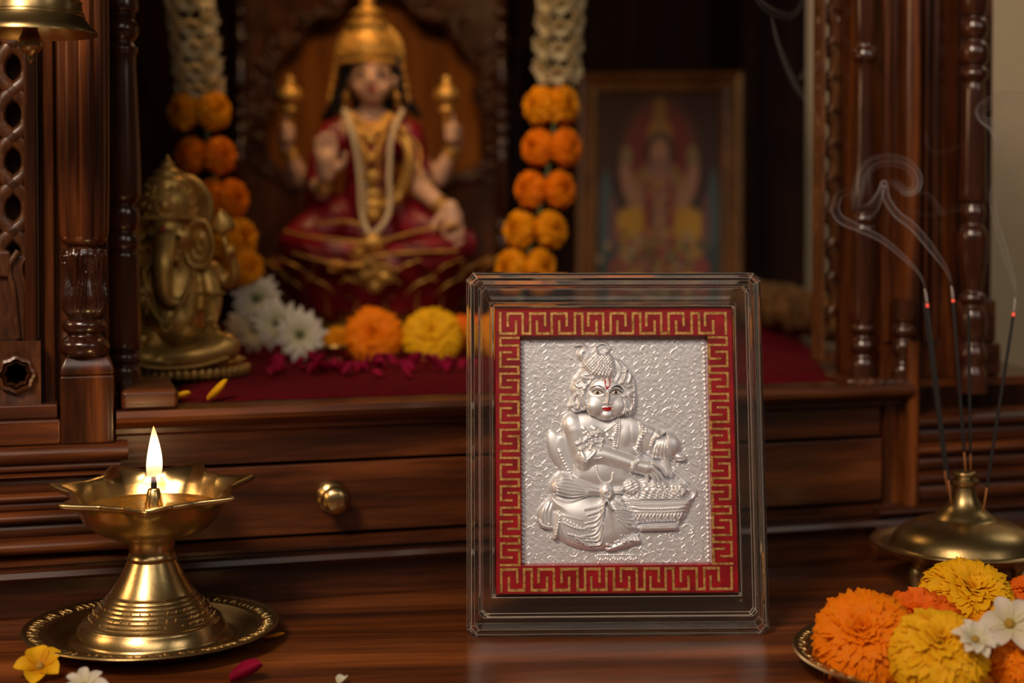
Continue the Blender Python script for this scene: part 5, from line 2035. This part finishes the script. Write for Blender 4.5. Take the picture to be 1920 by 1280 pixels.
# hair
sculpt('hair', [('b', G(697, 118, -4), 50 * g, (1.02, .9, 1.0)), ('c', gp((655, 120, 2), (645, 165, 0), (625, 205, -2), (606, 222, -4)), gr(18, 17, 14, 7)),
                ('c', gp((742, 120, 2), (752, 165, 0), (770, 200, -2), (786, 216, -4)), gr(16, 15, 12, 6)), ('c', gp((697, 130, -12), (697, 215, -14)), gr(46, 40))], .0014, hairm_, goddess, 3)
# crown and halo disc
crown = MB()
cp = [(48, 122), (52, 116), (54, 104), (53, 92), (50, 80), (44, 70), (38, 64), (40, 60), (36, 54), (42, 49), (38, 44), (28, 40), (24, 34), (30, 30), (31, 26), (22, 20), (13, 15), (11, 8), (15, 4), (14, -2), (7, -8), (4, -18), (1, -24)]
prof = [(max(r, 1) * g, G(690, y).z) for r, y in cp]
crown.lathe(prof, (G(690, 0).x, GY - .004, 0), 48)
cr = crown.build('crown', M['gold'], goddess)
mb = MB()
rr2 = random.Random(5)
for k in range(220):
    t = rr2.uniform(-PI, 0)
    y = rr2.uniform(68, 120)
    R = np.interp(y, [64, 80, 104, 122], [38, 50, 54, 48]) * g
    mb.ball((G(690, 0).x + R * math.cos(t), GY - .004 + R * math.sin(t), G(690, y).z), rr2.uniform(1.6, 4) * g, 6, 5)
for t in [PI * k / 20 for k in range(-20, 1)]:
    mb.ball((G(690, 0).x + 51 * g * math.cos(t), GY - .004 + 51 * g * math.sin(t), G(690, 120).z), 4.4 * g, 8, 6)
mb.build('crown_beading', M['gold'], cr)
mb = MB().lathe([(1 * g, -1.2 * g), (64 * g, -1.2 * g), (68 * g, 0), (64 * g, 3 * g), (56 * g, 1 * g), (1 * g, 1 * g)], G(688, 98, -20), 48, ax=(0, -1, 0))
mb.build('halo', M['gold'], goddess)
# ears, pendants
for x, s in ((654, -1), (742, 1)):
    mb = MB()
    for k in range(5):
        mb.ball(G(x + s * 1.5 * k, 168 + 7 * k, 6), (3.5 + (k == 2) * 4) * g, 8, 6)
    mb.build('earring', M['gold'], goddess)
for x0, s in ((632, -1), (756, 1)):
    mb = MB()
    for k in range(9):
        mb.ball(G(x0 + s * (k * 1.6), 120 + 9 * k, 8), (3.2 + 1.6 * (k % 2)) * g, 8, 6)
    mb.build('crown_pendant', M['gold'], goddess)
# sari: blouse, drape, crossed legs
sculpt('sari_blouse', [('c', gp((698, 388, 6), (696, 320, 8), (696, 268, 6)), gr(56, 47, 50)), ('c', gp((626, 256, 2), (604, 315, 9), (601, 340, 14)), gr(31, 27, 24)), ('c', gp((766, 256, 3), (783, 322, 8)), gr(31, 27)),
                       ('b', G(676, 290, 16), 24 * g), ('b', G(720, 290, 16), 24 * g), ('c', gp((640, 240, 3), (756, 240, 3)), gr(18, 18)), ('c', gp((612, 340, 14), (600, 380, 6)), gr(24, 28))], .0013, sari, goddess, 3)
sculpt('sari_skirt', [('c', gp((650, 412, 4), (590, 438, 22), (566, 452, 34)), gr(52, 42, 30)), ('c', gp((566, 455, 34), (640, 470, 48), (725, 478, 46)), gr(32, 30, 20)),
                      ('c', gp((745, 412, 4), (820, 442, 20), (866, 456, 30)), gr(52, 42, 32)), ('c', gp((866, 458, 30), (790, 474, 46), (700, 486, 44)), gr(32, 28, 20)),
                      ('b', G(700, 440, 6), 72 * g, (1.1, .8, .7)), ('b', G(715, 496, 34), 100 * g, (1.5, .7, .26))], .0014, sari, goddess, 3)
# gold borders, folds
mb = MB()
for pts in ([(560, 432, 58), (600, 440, 66), (660, 446, 74), (720, 452, 74)], [(575, 470, 60), (640, 486, 68), (700, 494, 66)], [(740, 446, 70), (800, 430, 58), (860, 420, 48)], [(640, 500, 62), (700, 488, 64), (760, 500, 62)],
            [(742, 250, 32), (770, 290, 34), (760, 340, 34), (735, 372, 34)], [(755, 246, 28), (790, 280, 26), (790, 330, 30)], [(700, 478, 66), (760, 470, 66), (860, 466, 56)], [(612, 420, 44), (660, 414, 50), (690, 420, 54)]):
    P = [G(*p[:2], p[2]) for p in spline(pts, 8)]
    mb.tube(P, 4.2 * g, 8, flat=.6)
    for q in P[::2]:
        mb.ball(q + Vector((0, -.001, 0)), 3.6 * g, 6, 5)
mb.build('gold_borders', M['gold'], goddess)
mb = MB()
for x0, x1, y0, y1 in ((760, 880, 452, 440), (750, 880, 462, 456), (745, 872, 474, 474), (590, 690, 456, 462), (600, 690, 470, 476)):
    mb.tube([G(*p) for p in spline([(x0, y0, 62), ((x0 + x1) / 2, (y0 + y1) / 2 + 12, 60), (x1, y1, 52)], 6)], gr(*([3] * 13)), 6)
mb.build('sari_folds', sari, goddess)
# gold sash over the shoulder
sculpt('gold_sash', [('c', gp((742, 226, 20), (768, 268, 26), (772, 320, 28), (752, 372, 30)), gr(7, 10, 10, 8)), ('c', gp((752, 372, 30), (700, 402, 38)), gr(10, 8))], .0012, M['gold'], goddess, 2)
# necklaces
mb = MB()
for pts, r, n in (([(652, 212, 22), (672, 262, 36), (684, 330, 38), (690, 400, 42), (712, 436, 60), (738, 400, 42), (738, 330, 38), (742, 262, 34), (758, 212, 20)], 5.4, 26),
                  ([(660, 214, 22), (680, 262, 38), (693, 330, 40), (700, 396, 46)], 4.6, 14)):
    P = spline(pts, n)
    for q in P[::2]:
        mb.ball(G(q[0], q[1], q[2]), r * g, 8, 6)
mb.build('pearl_necklace', pearl, goddess)
mb = MB()
for pts, r in (([(664, 224, 24), (680, 246, 34), (700, 256, 36), (722, 246, 34), (738, 224, 24)], 6), ([(668, 218, 22), (684, 236, 32), (702, 242, 34), (720, 236, 32), (734, 218, 22)], 5), ([(676, 240, 34), (692, 280, 42), (706, 300, 44), (720, 280, 42), (732, 240, 34)], 4.4),
               ([(682, 262, 38), (700, 330, 42), (708, 345, 44), (716, 330, 42), (730, 262, 38)], 3.6)):
    for q in spline(pts, 9):
        mb.ball(G(q[0], q[1], q[2]), r * g, 8, 6)
for x, y, r, d in ((706, 268, 11, 42), (708, 300, 9, 46), (710, 332, 14, 44), (710, 365, 16, 42), (711, 385, 18, 42), (712, 402, 12, 46), (714, 452, 20, 62), (720, 500, 24, 58), (700, 508, 14, 60), (735, 512, 14, 60), (718, 528, 10, 62), (650, 492, 10, 62), (690, 470, 14, 62)):
    mb.ball(G(x, y, d), r * g, 10, 8, None, (1, .5, .8))
    for k in range(8):
        t = 2 * PI * k / 8
        mb.ball(G(x + (r + 2) * math.cos(t), y + (r * .8 + 2) * math.sin(t), d + 1), 2.6 * g, 6, 5)
mb.build('gold_ornaments', M['gold'], goddess)
def bangle(c, d, R, r=2.4, n=3, step=6):
    d = Vector(d).normalized()
    e = d.orthogonal().normalized(); f = d.cross(e)
    mb = MB()
    for k in range(n):
        cc = Vector(c) + d * (k - n / 2) * step * g
        mb.tube([cc + (e * math.cos(t) + f * math.sin(t)) * R * g for t in [2 * PI * j / 20 for j in range(21)]], r * g, 6)
    mb.build('bangle', M['gold'], goddess)


bangle(G(541, 286, 1), G(541, 286, 1) - G(556, 318, -2), 15, n=4)
bangle(G(850, 282, 1), G(850, 282, 1) - G(832, 312, -2), 15, n=4)
bangle(G(836, 390, 37), G(845, 398, 26) - G(815, 372, 20), 16, n=4)
bangle(G(617, 348, 29), (0, -.3, 1), 15, n=3)
bangle(G(598, 345, 10), G(612, 362, 24) - G(598, 330, 12), 25, n=2)
bangle(G(786, 335, 9), (0.1, -.1, 1), 28, n=2)
bangle(G(580, 335, -6), G(556, 318, -2) - G(575, 338, -6), 22, n=2)
# lotus buds held in the raised back hands
for cx in (546, 838):
    mb = MB()
    pr = [(3, 250), (6, 240), (6, 222), (12, 212), (17, 208), (12, 203), (9, 200), (18, 194), (24, 184), (22, 174), (15, 166), (9, 160), (7, 155), (9, 150), (6, 146), (1, 142)]
    mb.lathe([(r * g, G(cx, y).z) for r, y in pr], (G(cx, 0).x, GY - .008, 0), 32, lambda t, k, r, z: (1 + .08 * abs(math.sin(4 * t)), 0))
    mb.build('lotus_bud', M['gold'], goddess)
# lotus throne
lb = MB().lathe([(r * g, G(700, y).z) for r, y in [(105, 600), (120, 590), (128, 560), (136, 530), (150, 505), (140, 496), (1, 494)]], (G(706, 0).x, GY, 0), 48)
lt = lb.build('lotus_base', lotus, goddess)
edge = MB()
for ring, (n, r0, r1, y0, y1, w, off) in enumerate([(16, 150, 228, 585, 482, 40, 0), (16, 140, 198, 598, 515, 36, .5), (14, 118, 165, 606, 548, 32, 0)]):
    for k in range(n):
        t = 2 * PI * (k + off) / n
        dr = Vector((math.cos(t), math.sin(t) * .82, 0)); la = Vector((-math.sin(t), math.cos(t), 0))
        mb = MB()
        rows, er = [], []
        for i in range(9):
            s = i / 8
            r = r0 + (r1 - r0) * (s ** 1.4)
            y = y0 + (y1 - y0) * s
            ww = w * math.sin(PI * (.14 + .8 * s)) ** .75 * (1 if i < 8 else .1)
            row = []
            for j in range(7):
                q = j / 6 * 2 - 1
                row.append(Vector((G(706, 0).x, GY, G(706, y).z)) + dr * (r - q * q * ww * .35 - ring * 0) * g + la * q * ww * g)
            rows.append(row)
        mb.grid(rows)
        for side in (0, 6):
            edge.tube([r_[side] + dr * .0004 for r_ in rows], 2.6 * g, 6)
        o = mb.build('lotus_petal', lotus, goddess)
        so_ = o.modifiers.new('thickness', 'SOLIDIFY'); so_.thickness = .0012
edge.build('petal_rims', M['gold'], lt)
MB().lathe([(150 * g, BZ), (152 * g, BZ + .003), (140 * g, BZ + .006), (120 * g, G(0, 610).z), (118 * g, G(0, 600).z), (1 * g, G(0, 598).z)], (G(706, 0).x, GY, 0), 48).build('pedestal', M['gold'], goddess)

# ================================================================== brass elephant headed statue
EY = 0.80
ke = EY / F


def E(px, py, d=0.0):
    d = d if d < 28 else 28 + (d - 28) * .4
    p = at(px, py, EY)
    return Vector((p.x, EY - d * .001, p.z))


eleph = empty('elephant_headed_statue', (E(345, 0).x, EY, BZ), 'seated brass elephant headed statue with a tall crown behind the turned post', 'statue')
e = ke


def ep(*pts): return [tuple(E(*p)) for p in pts]


def er_(*r): return [x * e for x in r]


sculpt('body', [
    ('c', ep((338, 640, 0), (335, 590, 6), (335, 530, 4), (330, 490, 2)), er_(50, 52, 44, 36)),
    ('b', E(335, 598, 14), 46 * e, (1, .9, 1)),
    ('b', E(325, 448, 6), 46 * e, (1, .95, 1.0)), ('b', E(302, 442, 12), 22 * e), ('b', E(350, 442, 12), 22 * e), ('b', E(325, 425, 14), 28 * e, (1, .8, .7)),
    ('c', ep((326, 450, 18), (328, 490, 26), (330, 530, 27), (336, 556, 26), (352, 564, 25), (366, 552, 25), (370, 542, 25)), er_(23, 18, 15, 13, 10, 8, 6)),
    ('c', ep((300, 480, 16), (296, 498, 24)), er_(8, 5)), ('c', ep((350, 480, 16), (356, 494, 24)), er_(8, 5)),
    # front arms
    ('c', ep((385, 510, 0), (402, 560, 6), (408, 592, 18), (412, 612, 22)), er_(22, 19, 14, 10)),
    ('b', E(412, 612, 24), 15 * e, (.9, .5, 1.3)), ('c', ep((405, 606, 26), (404, 590, 28)), er_(4, 3)), ('c', ep((412, 604, 26), (412, 585, 28)), er_(4, 3)), ('c', ep((419, 606, 26), (421, 590, 28)), er_(4, 3)), ('c', ep((424, 614, 26), (430, 604, 28)), er_(4, 3)),
    ('c', ep((285, 510, 0), (268, 560, 6), (270, 600, 16), (285, 622, 26)), er_(22, 19, 14, 11)), ('b', E(290, 628, 28), 13 * e),
    # back arms
    ('c', ep((392, 505, -8), (420, 530, -8), (438, 520, -4), (434, 478, 0)), er_(17, 15, 12, 9)), ('b', E(432, 470, 2), 12 * e),
    ('c', ep((280, 505, -8), (252, 530, -8), (240, 500, -4), (240, 478, 0)), er_(17, 15, 12, 9)), ('b', E(240, 470, 2), 12 * e),
    # crossed legs and feet
    ('c', ep((350, 640, 8), (400, 640, 22), (444, 640, 28)), er_(34, 30, 24)), ('c', ep((444, 644, 28), (390, 656, 40), (330, 660, 42)), er_(24, 21, 14)),
    ('c', ep((320, 640, 8), (275, 640, 22), (238, 642, 26)), er_(34, 30, 24)), ('c', ep((238, 646, 26), (280, 658, 40), (340, 664, 40)), er_(24, 20, 13)),
    ('b', E(322, 664, 46), 14 * e, (1.6, .8, .6)), ('b', E(345, 668, 46), 13 * e, (1.6, .8, .6)),
], .0009, M['antique'], eleph, 3)
# ears as thick shells
for s, cx in ((-1, 272), (1, 381)):
    mb = MB()
    rows = []
    for i in range(9):
        t = i / 8
        row = []
        for j in range(24):
            a = 2 * PI * j / 24
            rx, rz = 27 * t * (1 + .12 * math.sin(3 * a)), 46 * t * (1 + .08 * math.cos(2 * a))
            row.append(E(cx + rx * math.cos(a), 452 + rz * math.sin(a) + (8 if math.sin(a) > .5 else 0), 6 + 5 * t * t + 1.5 * math.sin(t * 9)))
        rows.append(row)
    mb.grid(rows, closed_u=True)
    o = mb.build('ear', M['antique'], eleph)
    so_ = o.modifiers.new('thickness', 'SOLIDIFY'); so_.thickness = .002
# crown with halo
cp = [(52, 412), (55, 406), (50, 398), (54, 390), (52, 372), (46, 356), (40, 350), (42, 344), (36, 334), (26, 330), (28, 324), (20, 318), (12, 314), (13, 308), (6, 302), (3, 296), (1, 292)]
mb = MB().lathe([(max(r, 1) * e, E(0, y).z) for r, y in cp], (E(316, 0).x, EY - .004, 0), 40)
cr = mb.build('crown', M['antique'], eleph)
mb = MB()
for k in range(60):
    t = rr2.uniform(-PI, 0); y = rr2.uniform(345, 405)
    R = np.interp(y, [334, 356, 372, 400], [36, 46, 52, 54]) * e
    mb.ball((E(316, 0).x + R * math.cos(t), EY - .004 + R * math.sin(t), E(0, y).z), rr2.uniform(2.5, 5) * e, 6, 5)
for k in range(21):
    t = -PI * k / 20
    mb.ball((E(316, 0).x + 54 * e * math.cos(t), EY - .004 + 54 * e * math.sin(t), E(0, 408).z), 4 * e, 6, 5)
mb.ball(E(322, 385, 18), 11 * e, 12, 8, None, (1, .6, 1))
mb.tube([E(322 + 15 * math.cos(t), 385 + 15 * math.sin(t), 18) for t in [2 * PI * j / 16 for j in range(17)]], 2.4 * e, 6)
mb.build('crown_beading', M['antique'], cr)
MB().lathe([(1 * e, -1.5 * e), (66 * e, -1.5 * e), (70 * e, 0), (64 * e, 3 * e), (58 * e, .5 * e), (1 * e, .5 * e)], E(322, 392, -14), 40, ax=(0, -1, 0)).build('halo', M['antique'], eleph)
# eyes, forehead mark, beads
mb = MB()
for x in (298, 346):
    mb.ball(E(x, 444, 19.5), 8 * e, 10, 6, None, (1.1, .6, .6))
mb.build('eyes', mat('dark_patina', (0.03, 0.022, 0.012), .4, .6), eleph)
mb = MB()
mb.ball(E(326, 428, 25), 6 * e, 8, 6, None, (.9, .5, 1.3))
mb.build('forehead_mark', mat('red_powder', (0.30, 0.03, 0.03), .8), eleph)
mb = MB()
for pts, r in (([(292, 505, 26), (305, 560, 36), (335, 596, 40), (366, 560, 36), (382, 508, 24)], 4), ([(296, 500, 22), (318, 575, 36), (338, 612, 42), (360, 572, 36), (378, 500, 22)], 3), ([(244, 660, 40), (300, 672, 54), (345, 676, 56), (400, 672, 54), (448, 660, 42)], 4)):
    mb = MB()
    for q in spline(pts, 10):
        mb.ball(E(q[0], q[1], q[2]), r * e, 6, 5)
    mb.build('bead_string', M['antique'], eleph)
for (x, y) in ((402, 548), (270, 548)):
    mb = MB()
    mb.tube([E(x + 22 * math.cos(t), y, 5 + 6 * math.sin(t)) for t in [2 * PI * j / 16 for j in range(17)]], 3 * e, 6)
    mb.build('armlet', M['antique'], eleph)
# axe held on the right
mb = MB()
mb.tube([E(432, 490, 4), E(426, 460, 4), E(419, 430, 4)], 4.5 * e, 8)
rows = []
for i in range(9):
    s = i / 8
    w = 26 * math.sin(PI * (s ** .6)) ** .8 + .5
    y = 440 - 48 * s
    rows.append([E(418 - w, y, 4), E(418 - w * .5, y, 6.5), E(418, y, 8), E(418 + w * .5, y, 6.5), E(418 + w, y, 4), E(418, y, 1)])
mb.grid(rows, closed_u=True, cap=True)
mb.build('leaf_shaped_axe', M['antique'], eleph)
# base
zb_ = BZ
mb = MB()
hh = E(0, 668).z - zb_
pr = [(1, 0), (116, 0), (118, .06), (112, .14), (108, .2), (114, .3), (116, .42), (108, .5), (98, .55), (94, .66), (102, .74), (108, .86), (104, .96), (90, 1.0), (1, 1.0)]
rows = []
for r, t in pr:
    rows.append([(E(350, 0).x + r * e * math.cos(a) * (1 + .03 * math.cos(18 * a) * (.1 < t < .5)), EY - .006 + r * e * .95 * math.sin(a) * (1 + .03 * math.cos(18 * a)), zb_ + hh * t) for a in [2 * PI * j / 144 for j in range(144)]])
mb.grid(rows, closed_u=True, cap=True)
mb.build('base', M['antique'], eleph, auto=60)
mb = MB()
for k in range(26):
    a = -PI * k / 25
    mb.ball((E(350, 0).x + 116 * e * math.cos(a), EY - .006 + 110 * e * math.sin(a), zb_ + hh * .3), 9 * e, 8, 6, Matrix.Rotation(a, 3, 'Z'), (.5, .9, 1.2))
for k in range(16):
    a = -PI * k / 15
    mb.tube([Vector((E(350, 0).x + (70 + 40 * s) * e * math.cos(a), EY - .006 + (66 + 38 * s) * e * math.sin(a), zb_ + hh * (1.02 - .1 * s * s))) for s in (0, .5, 1)], 3 * e, 6)
mb.build('base_carving', M['antique'], eleph)

# ================================================================== framed print on the right
FY = 1.17
pc0, pc1 = at(1078, 128, FY), at(1394, 128, FY)
pz0 = SHZ + .0005
pictl = (pc0.x, FY, pc0.z)
fp_w, fp_h = pc1.x - pc0.x, pc0.z - pz0
fpic = empty('framed_print', ((pc0.x + pc1.x) / 2, FY, pz0), 'framed print of a seated four armed deity leaning against the dark back panel', 'picture')
yawp = -.12


def Fp(a, z, d):
    """a across 0..1, z up 0..1, d metres behind the front"""
    x = (a - .5) * fp_w * 1.0
    zz_ = z * fp_h
    y = d + .10 * zz_
    return Vector(((pc0.x + pc1.x) / 2 + x * math.cos(yawp) - y * math.sin(yawp), FY + x * math.sin(yawp) + y * math.cos(yawp), pz0 + zz_ * .995))


fm = wood('gilded_wood_frame', 'z', (0.08, 0.032, 0.008), (0.17, 0.075, 0.018), (0.26, 0.12, 0.03), rough=.35, scale=40, stretch=2)
wfx, wfz = .135, .085
rows = []
for t, d in ((0, .012), (0, .002), (.12, -.001), (.3, .0), (.36, .003), (.5, .0045), (.62, .0035), (.72, .0), (.85, -.0005), (1.0, .004), (1.0, .012)):
    a0, z0_ = wfx * t, wfz * t
    rows.append([Fp(a0, z0_, d), Fp(1 - a0, z0_, d), Fp(1 - a0, 1 - z0_, d), Fp(a0, 1 - z0_, d)])
MB().grid(rows, closed_u=True, closed_v=True).build('frame', fm, fpic, smooth=False)
NXp, NYp = 120, 190
ax_ = np.linspace(0, 1, NXp); ay_ = np.linspace(0, 1, NYp)
PX, PY = np.meshgrid(ax_, ay_)           # PY from top
img = np.zeros((NYp, NXp, 3))
img[:] = (0.045, 0.012, 0.010)
sky_ = np.clip((PY - .45) * 3, 0, 1)[..., None]
img = img * (1 - sky_) + np.array((0.03, 0.055, 0.07)) * sky_
gd = np.clip((PY - .72) * 4, 0, 1)[..., None]
img = img * (1 - gd) + np.array((0.02, 0.03, 0.015)) * gd


def blob(cx, cy, rx, ry, c, soft=.35, rot=0):
    global img
    cs, sn = math.cos(rot), math.sin(rot)
    dx, dy = PX - cx, (PY - cy)
    q = np.sqrt(((dx * cs + dy * sn) / rx) ** 2 + ((-dx * sn + dy * cs) / ry) ** 2)
    w = np.clip((1 + soft - q) / soft, 0, 1)[..., None]
    img = img * (1 - w) + np.array(c) * w


blob(.5, .30, .26, .23, (0.13, 0.045, 0.02)); blob(.5, .31, .23, .20, (0.16, 0.02, 0.018))
blob(.5, .12, .05, .09, (0.22, 0.13, 0.03)); blob(.5, .20, .09, .07, (0.26, 0.15, 0.04)); blob(.5, .27, .10, .07, (0.03, 0.02, 0.018))
blob(.5, .29, .065, .065, (0.36, 0.20, 0.14)); blob(.5, .36, .05, .05, (0.32, 0.17, 0.11))
blob(.5, .46, .15, .12, (0.20, 0.15, 0.13)); blob(.5, .50, .10, .14, (0.30, 0.16, 0.12))
for s in (-1, 1):
    blob(.5 + s * .17, .44, .04, .10, (0.26, 0.15, 0.06), rot=s * -.6); blob(.5 + s * .26, .42, .045, .10, (0.32, 0.18, 0.12), rot=s * .35); blob(.5 + s * .27, .30, .04, .045, (0.22, 0.16, 0.08))
    blob(.5 + s * .19, .52, .05, .07, (0.32, 0.18, 0.12)); blob(.5 + s * .20, .63, .16, .075, (0.42, 0.25, 0.03)); blob(.5 + s * .09, .56, .03, .12, (0.20, 0.03, 0.03))
    blob(.5 + s * .44, .55, .04, .16, (0.05, 0.09, 0.10)); blob(.5 + s * .38, .62, .03, .12, (0.15, 0.06, 0.07))
    blob(.5 + s * .24, .78, .08, .08, (0.28, 0.18, 0.06)); blob(.5 + s * .34, .84, .06, .05, (0.22, 0.05, 0.04)); blob(.5 + s * .10, .70, .06, .05, (0.30, 0.20, 0.05))
blob(.5, .62, .05, .16, (0.24, 0.16, 0.12)); blob(.5, .82, .20, .07, (0.20, 0.06, 0.05)); blob(.5, .92, .3, .05, (0.05, 0.06, 0.02))
rp_ = np.random.RandomState(2)
for k in range(120):
    y = rp_.uniform(.66, .97); x = .5 + rp_.normal(0, .2)
    blob(x, y, .016, .012, [(0.35, 0.2, 0.04), (0.25, 0.04, 0.05), (0.1, 0.12, 0.03), (0.3, 0.24, 0.16)][k % 4], .8)
for k in range(40):
    blob(.5 + rp_.normal(0, .07), rp_.uniform(.4, .7), .010, .008, [(0.4, 0.25, 0.06), (0.3, 0.05, 0.05)][k % 2], .8)
V = [Fp(wfx + (1 - 2 * wfx) * a, 1 - wfz - (1 - 2 * wfz) * b_, .004) for b_ in ay_ for a in ax_]
Fc = [(j * NXp + i, (j + 1) * NXp + i, (j + 1) * NXp + i + 1, j * NXp + i + 1) for j in range(NYp - 1) for i in range(NXp - 1)]
mesh('print', V, Fc, attr_mat('printed_paper', .7), fpic, attrs={'col': (img.reshape(-1, 3) ** 1.15) * 1.0})
MB().grid([[Fp(.02, .02, .012), Fp(.98, .02, .012), Fp(.98, .98, .012), Fp(.02, .98, .012)], [Fp(.02, .02, .006), Fp(.98, .02, .006), Fp(.98, .98, .006), Fp(.02, .98, .006)]], closed_u=True, cap=True).build('backing', M['inner'], fpic, smooth=False)

# ================================================================== brocade bolster at the right of the shelf
broc = mat('gold_brown_brocade', (0.13, 0.065, 0.02), .55, noise=.7, nscale=120, bump=1.0, bscale=260)
bs0, bs1 = at(1405, 600, 1.14), at(1615, 655, .92)
nR = 60
rows = []
for i in range(nR + 1):
    s = i / nR
    c = bs0.lerp(bs1, s)
    R = .0165 - .003 * s + .0014 * math.sin(s * 40)
    if s < .04 or s > .96: R *= .55
    dv = (bs1 - bs0).normalized()
    a_ = Vector((0, 0, 1)); b_ = dv.cross(a_).normalized()
    c = Vector((c.x, c.y, CLZ + .0172))
    rows.append([c + (a_ * math.cos(t) * 1.0 + b_ * math.sin(t)) * (R + .0008 * math.sin(5 * t + s * 25)) for t in [2 * PI * j / 40 for j in range(40)]])
bo_ = MB().grid(rows, closed_u=True, cap=True).build('bolster', broc)
tag(bo_, 'gold brown brocade bolster on the red cloth by the right lattice', 'bolster')

# ================================================================== incense smoke: thin curling sheets
smk = bpy.data.materials.new('incense_smoke')
smk.use_nodes = True
nt = smk.node_tree
nt.nodes.clear()
out = nt.nodes.new('ShaderNodeOutputMaterial')
df = nt.nodes.new('ShaderNodeBsdfDiffuse'); df.inputs[0].default_value = (0.75, 0.74, 0.78, 1)
tl = nt.nodes.new('ShaderNodeBsdfTranslucent'); tl.inputs[0].default_value = (0.75, 0.74, 0.78, 1)
m0 = nt.nodes.new('ShaderNodeMixShader'); m0.inputs[0].default_value = .5
nt.links.new(df.outputs[0], m0.inputs[1]); nt.links.new(tl.outputs[0], m0.inputs[2])
tr = nt.nodes.new('ShaderNodeBsdfTransparent')
mx = nt.nodes.new('ShaderNodeMixShader')
a = nt.nodes.new('ShaderNodeAttribute'); a.attribute_name = 'dens'
nt.links.new(a.outputs['Fac'], mx.inputs[0]); nt.links.new(tr.outputs[0], mx.inputs[1]); nt.links.new(m0.outputs[0], mx.inputs[2])
nt.links.new(mx.outputs[0], out.inputs[0])


def smoke(name, label, strips):
    V, Fc, D = [], [], []
    for pts, Y, dens, seed in strips:
        # pts: (x, y, half width px, tilt)
        P = spline(pts, 14)
        n = len(P)
        C = 22
        r_ = random.Random(seed)
        fil = [r_.uniform(-.9, .9) for _ in range(4)]
        fw = [r_.uniform(.06, .2) for _ in range(4)]
        base = len(V)
        for i, p in enumerate(P):
            a = P[max(i - 1, 0)]; b_ = P[min(i + 1, n - 1)]
            dx, dy = b_[0] - a[0], b_[1] - a[1]
            L = math.hypot(dx, dy) + 1e-6
            nx, ny = -dy / L, dx / L
            s = i / (n - 1)
            fade = min(1, s * 12 + .3) * min(1, (1 - s) * 4)
            for j in range(C + 1):
                q = j / C * 2 - 1
                w = max(p[2], .6)
                V.append(at(p[0] + nx * q * w, p[1] + ny * q * w, Y + .006 * s + q * w * p[3] * Y / F))
                d = .20 + .30 * math.exp(-((abs(q) - .78) / .20) ** 2)
                for f_, w_ in zip(fil, fw):
                    d += .45 * math.exp(-((q - f_ - .25 * math.sin(s * 5 + f_ * 9)) / w_) ** 2)
                d *= max(0, 1 - abs(q) ** 8)
                D.append(min(.8, 1.05 * dens * d * fade / (1 + .04 * w)))
        for i in range(n - 1):
            for j in range(C):
                k = base + i * (C + 1) + j
                Fc.append((k, k + 1, k + C + 2, k + C + 1))
    o = mesh(name, V, Fc, smk, None, attrs={'dens': D})
    o.visible_shadow = True
    return tag(o, label, 'smoke')


smoke('smoke_plume', 'thin smoke trail from the leftmost smoking stick drifting left to a small curl', [
    ([(1735, 541, 2, .4), (1724, 514, 3, .4), (1694, 482, 6, .5), (1655, 450, 7, .6), (1612, 428, 9, .8), (1578, 412, 10, .8), (1566, 392, 10, .8), (1574, 366, 9, 1), (1592, 360, 8, 1), (1598, 380, 5, 1)], .712, .30, 1)])
smoke('smoke_plume', 'smoke from the middle stick rising into a mushroom shaped curl before the pilaster', [
    ([(1785, 536, 2, .4), (1776, 508, 4, .4), (1748, 468, 8, .5), (1712, 426, 9, .5), (1682, 402, 9, .6), (1662, 372, 9, .8), (1658, 344, 8, .8), (1650, 362, 8, 1), (1636, 388, 14, 1), (1618, 398, 16, 1)], .714, .42, 2),
    ([(1604, 398, 9, 1), (1610, 350, 14, 1), (1628, 312, 15, 1), (1660, 300, 14, 1), (1696, 306, 13, 1), (1718, 328, 12, 1), (1718, 352, 10, 1), (1700, 360, 9, 1), (1682, 346, 9, 1), (1664, 338, 6, 1)], .722, .46, 3),
    ([(1700, 362, 3, 1), (1740, 366, 6, 1), (1764, 398, 6, 1), (1780, 404, 2, 1)], .722, .14, 4),
    ([(1700, 390, 4, 1), (1740, 402, 5, 1), (1790, 390, 8, 1), (1850, 380, 6, 1)], .73, .10, 5)])
smoke('smoke_plume', 'broad wisp of smoke from the right leaning stick curling over the beige wall', [
    ([(1906, 557, 2, .4), (1900, 525, 6, .5), (1886, 480, 8, .6), (1872, 430, 7, .7), (1862, 385, 8, .8), (1868, 352, 12, 1), (1900, 330, 20, 1), (1940, 300, 24, 1), (1960, 250, 24, 1)], .705, .34, 6),
    ([(1868, 300, 6, 1), (1876, 262, 14, 1), (1862, 236, 14, 1), (1842, 224, 9, 1), (1838, 206, 12, 1), (1860, 190, 13, 1), (1900, 184, 14, 1), (1950, 200, 18, 1), (1975, 250, 20, 1)], .72, .42, 7),
    ([(1900, 330, 10, 1), (1930, 250, 26, 1), (1950, 180, 36, 1)], .73, .14, 17),
    ([(1735, 245, 3, 1), (1742, 280, 5, 1), (1770, 285, 5, 1), (1800, 272, 4, 1), (1826, 268, 3, 1)], .73, .09, 8)])
smoke('smoke_plume', 'faint smoke wisp high up before the dark inner panel and wall gap', [
    ([(1412, -12, 4, 1), (1440, 16, 9, 1), (1478, 30, 8, 1), (1498, 16, 5, 1), (1506, -12, 5, 1)], .74, .22, 9),
    ([(1446, 30, 3, 1), (1462, 90, 6, 1), (1492, 160, 8, 1), (1524, 205, 6, 1), (1540, 250, 3, 1)], .74, .15, 10),
    ([(1498, 150, 4, 1), (1508, 136, 7, 1), (1535, 122, 6, 1), (1566, 104, 3, 1)], .74, .20, 11)])
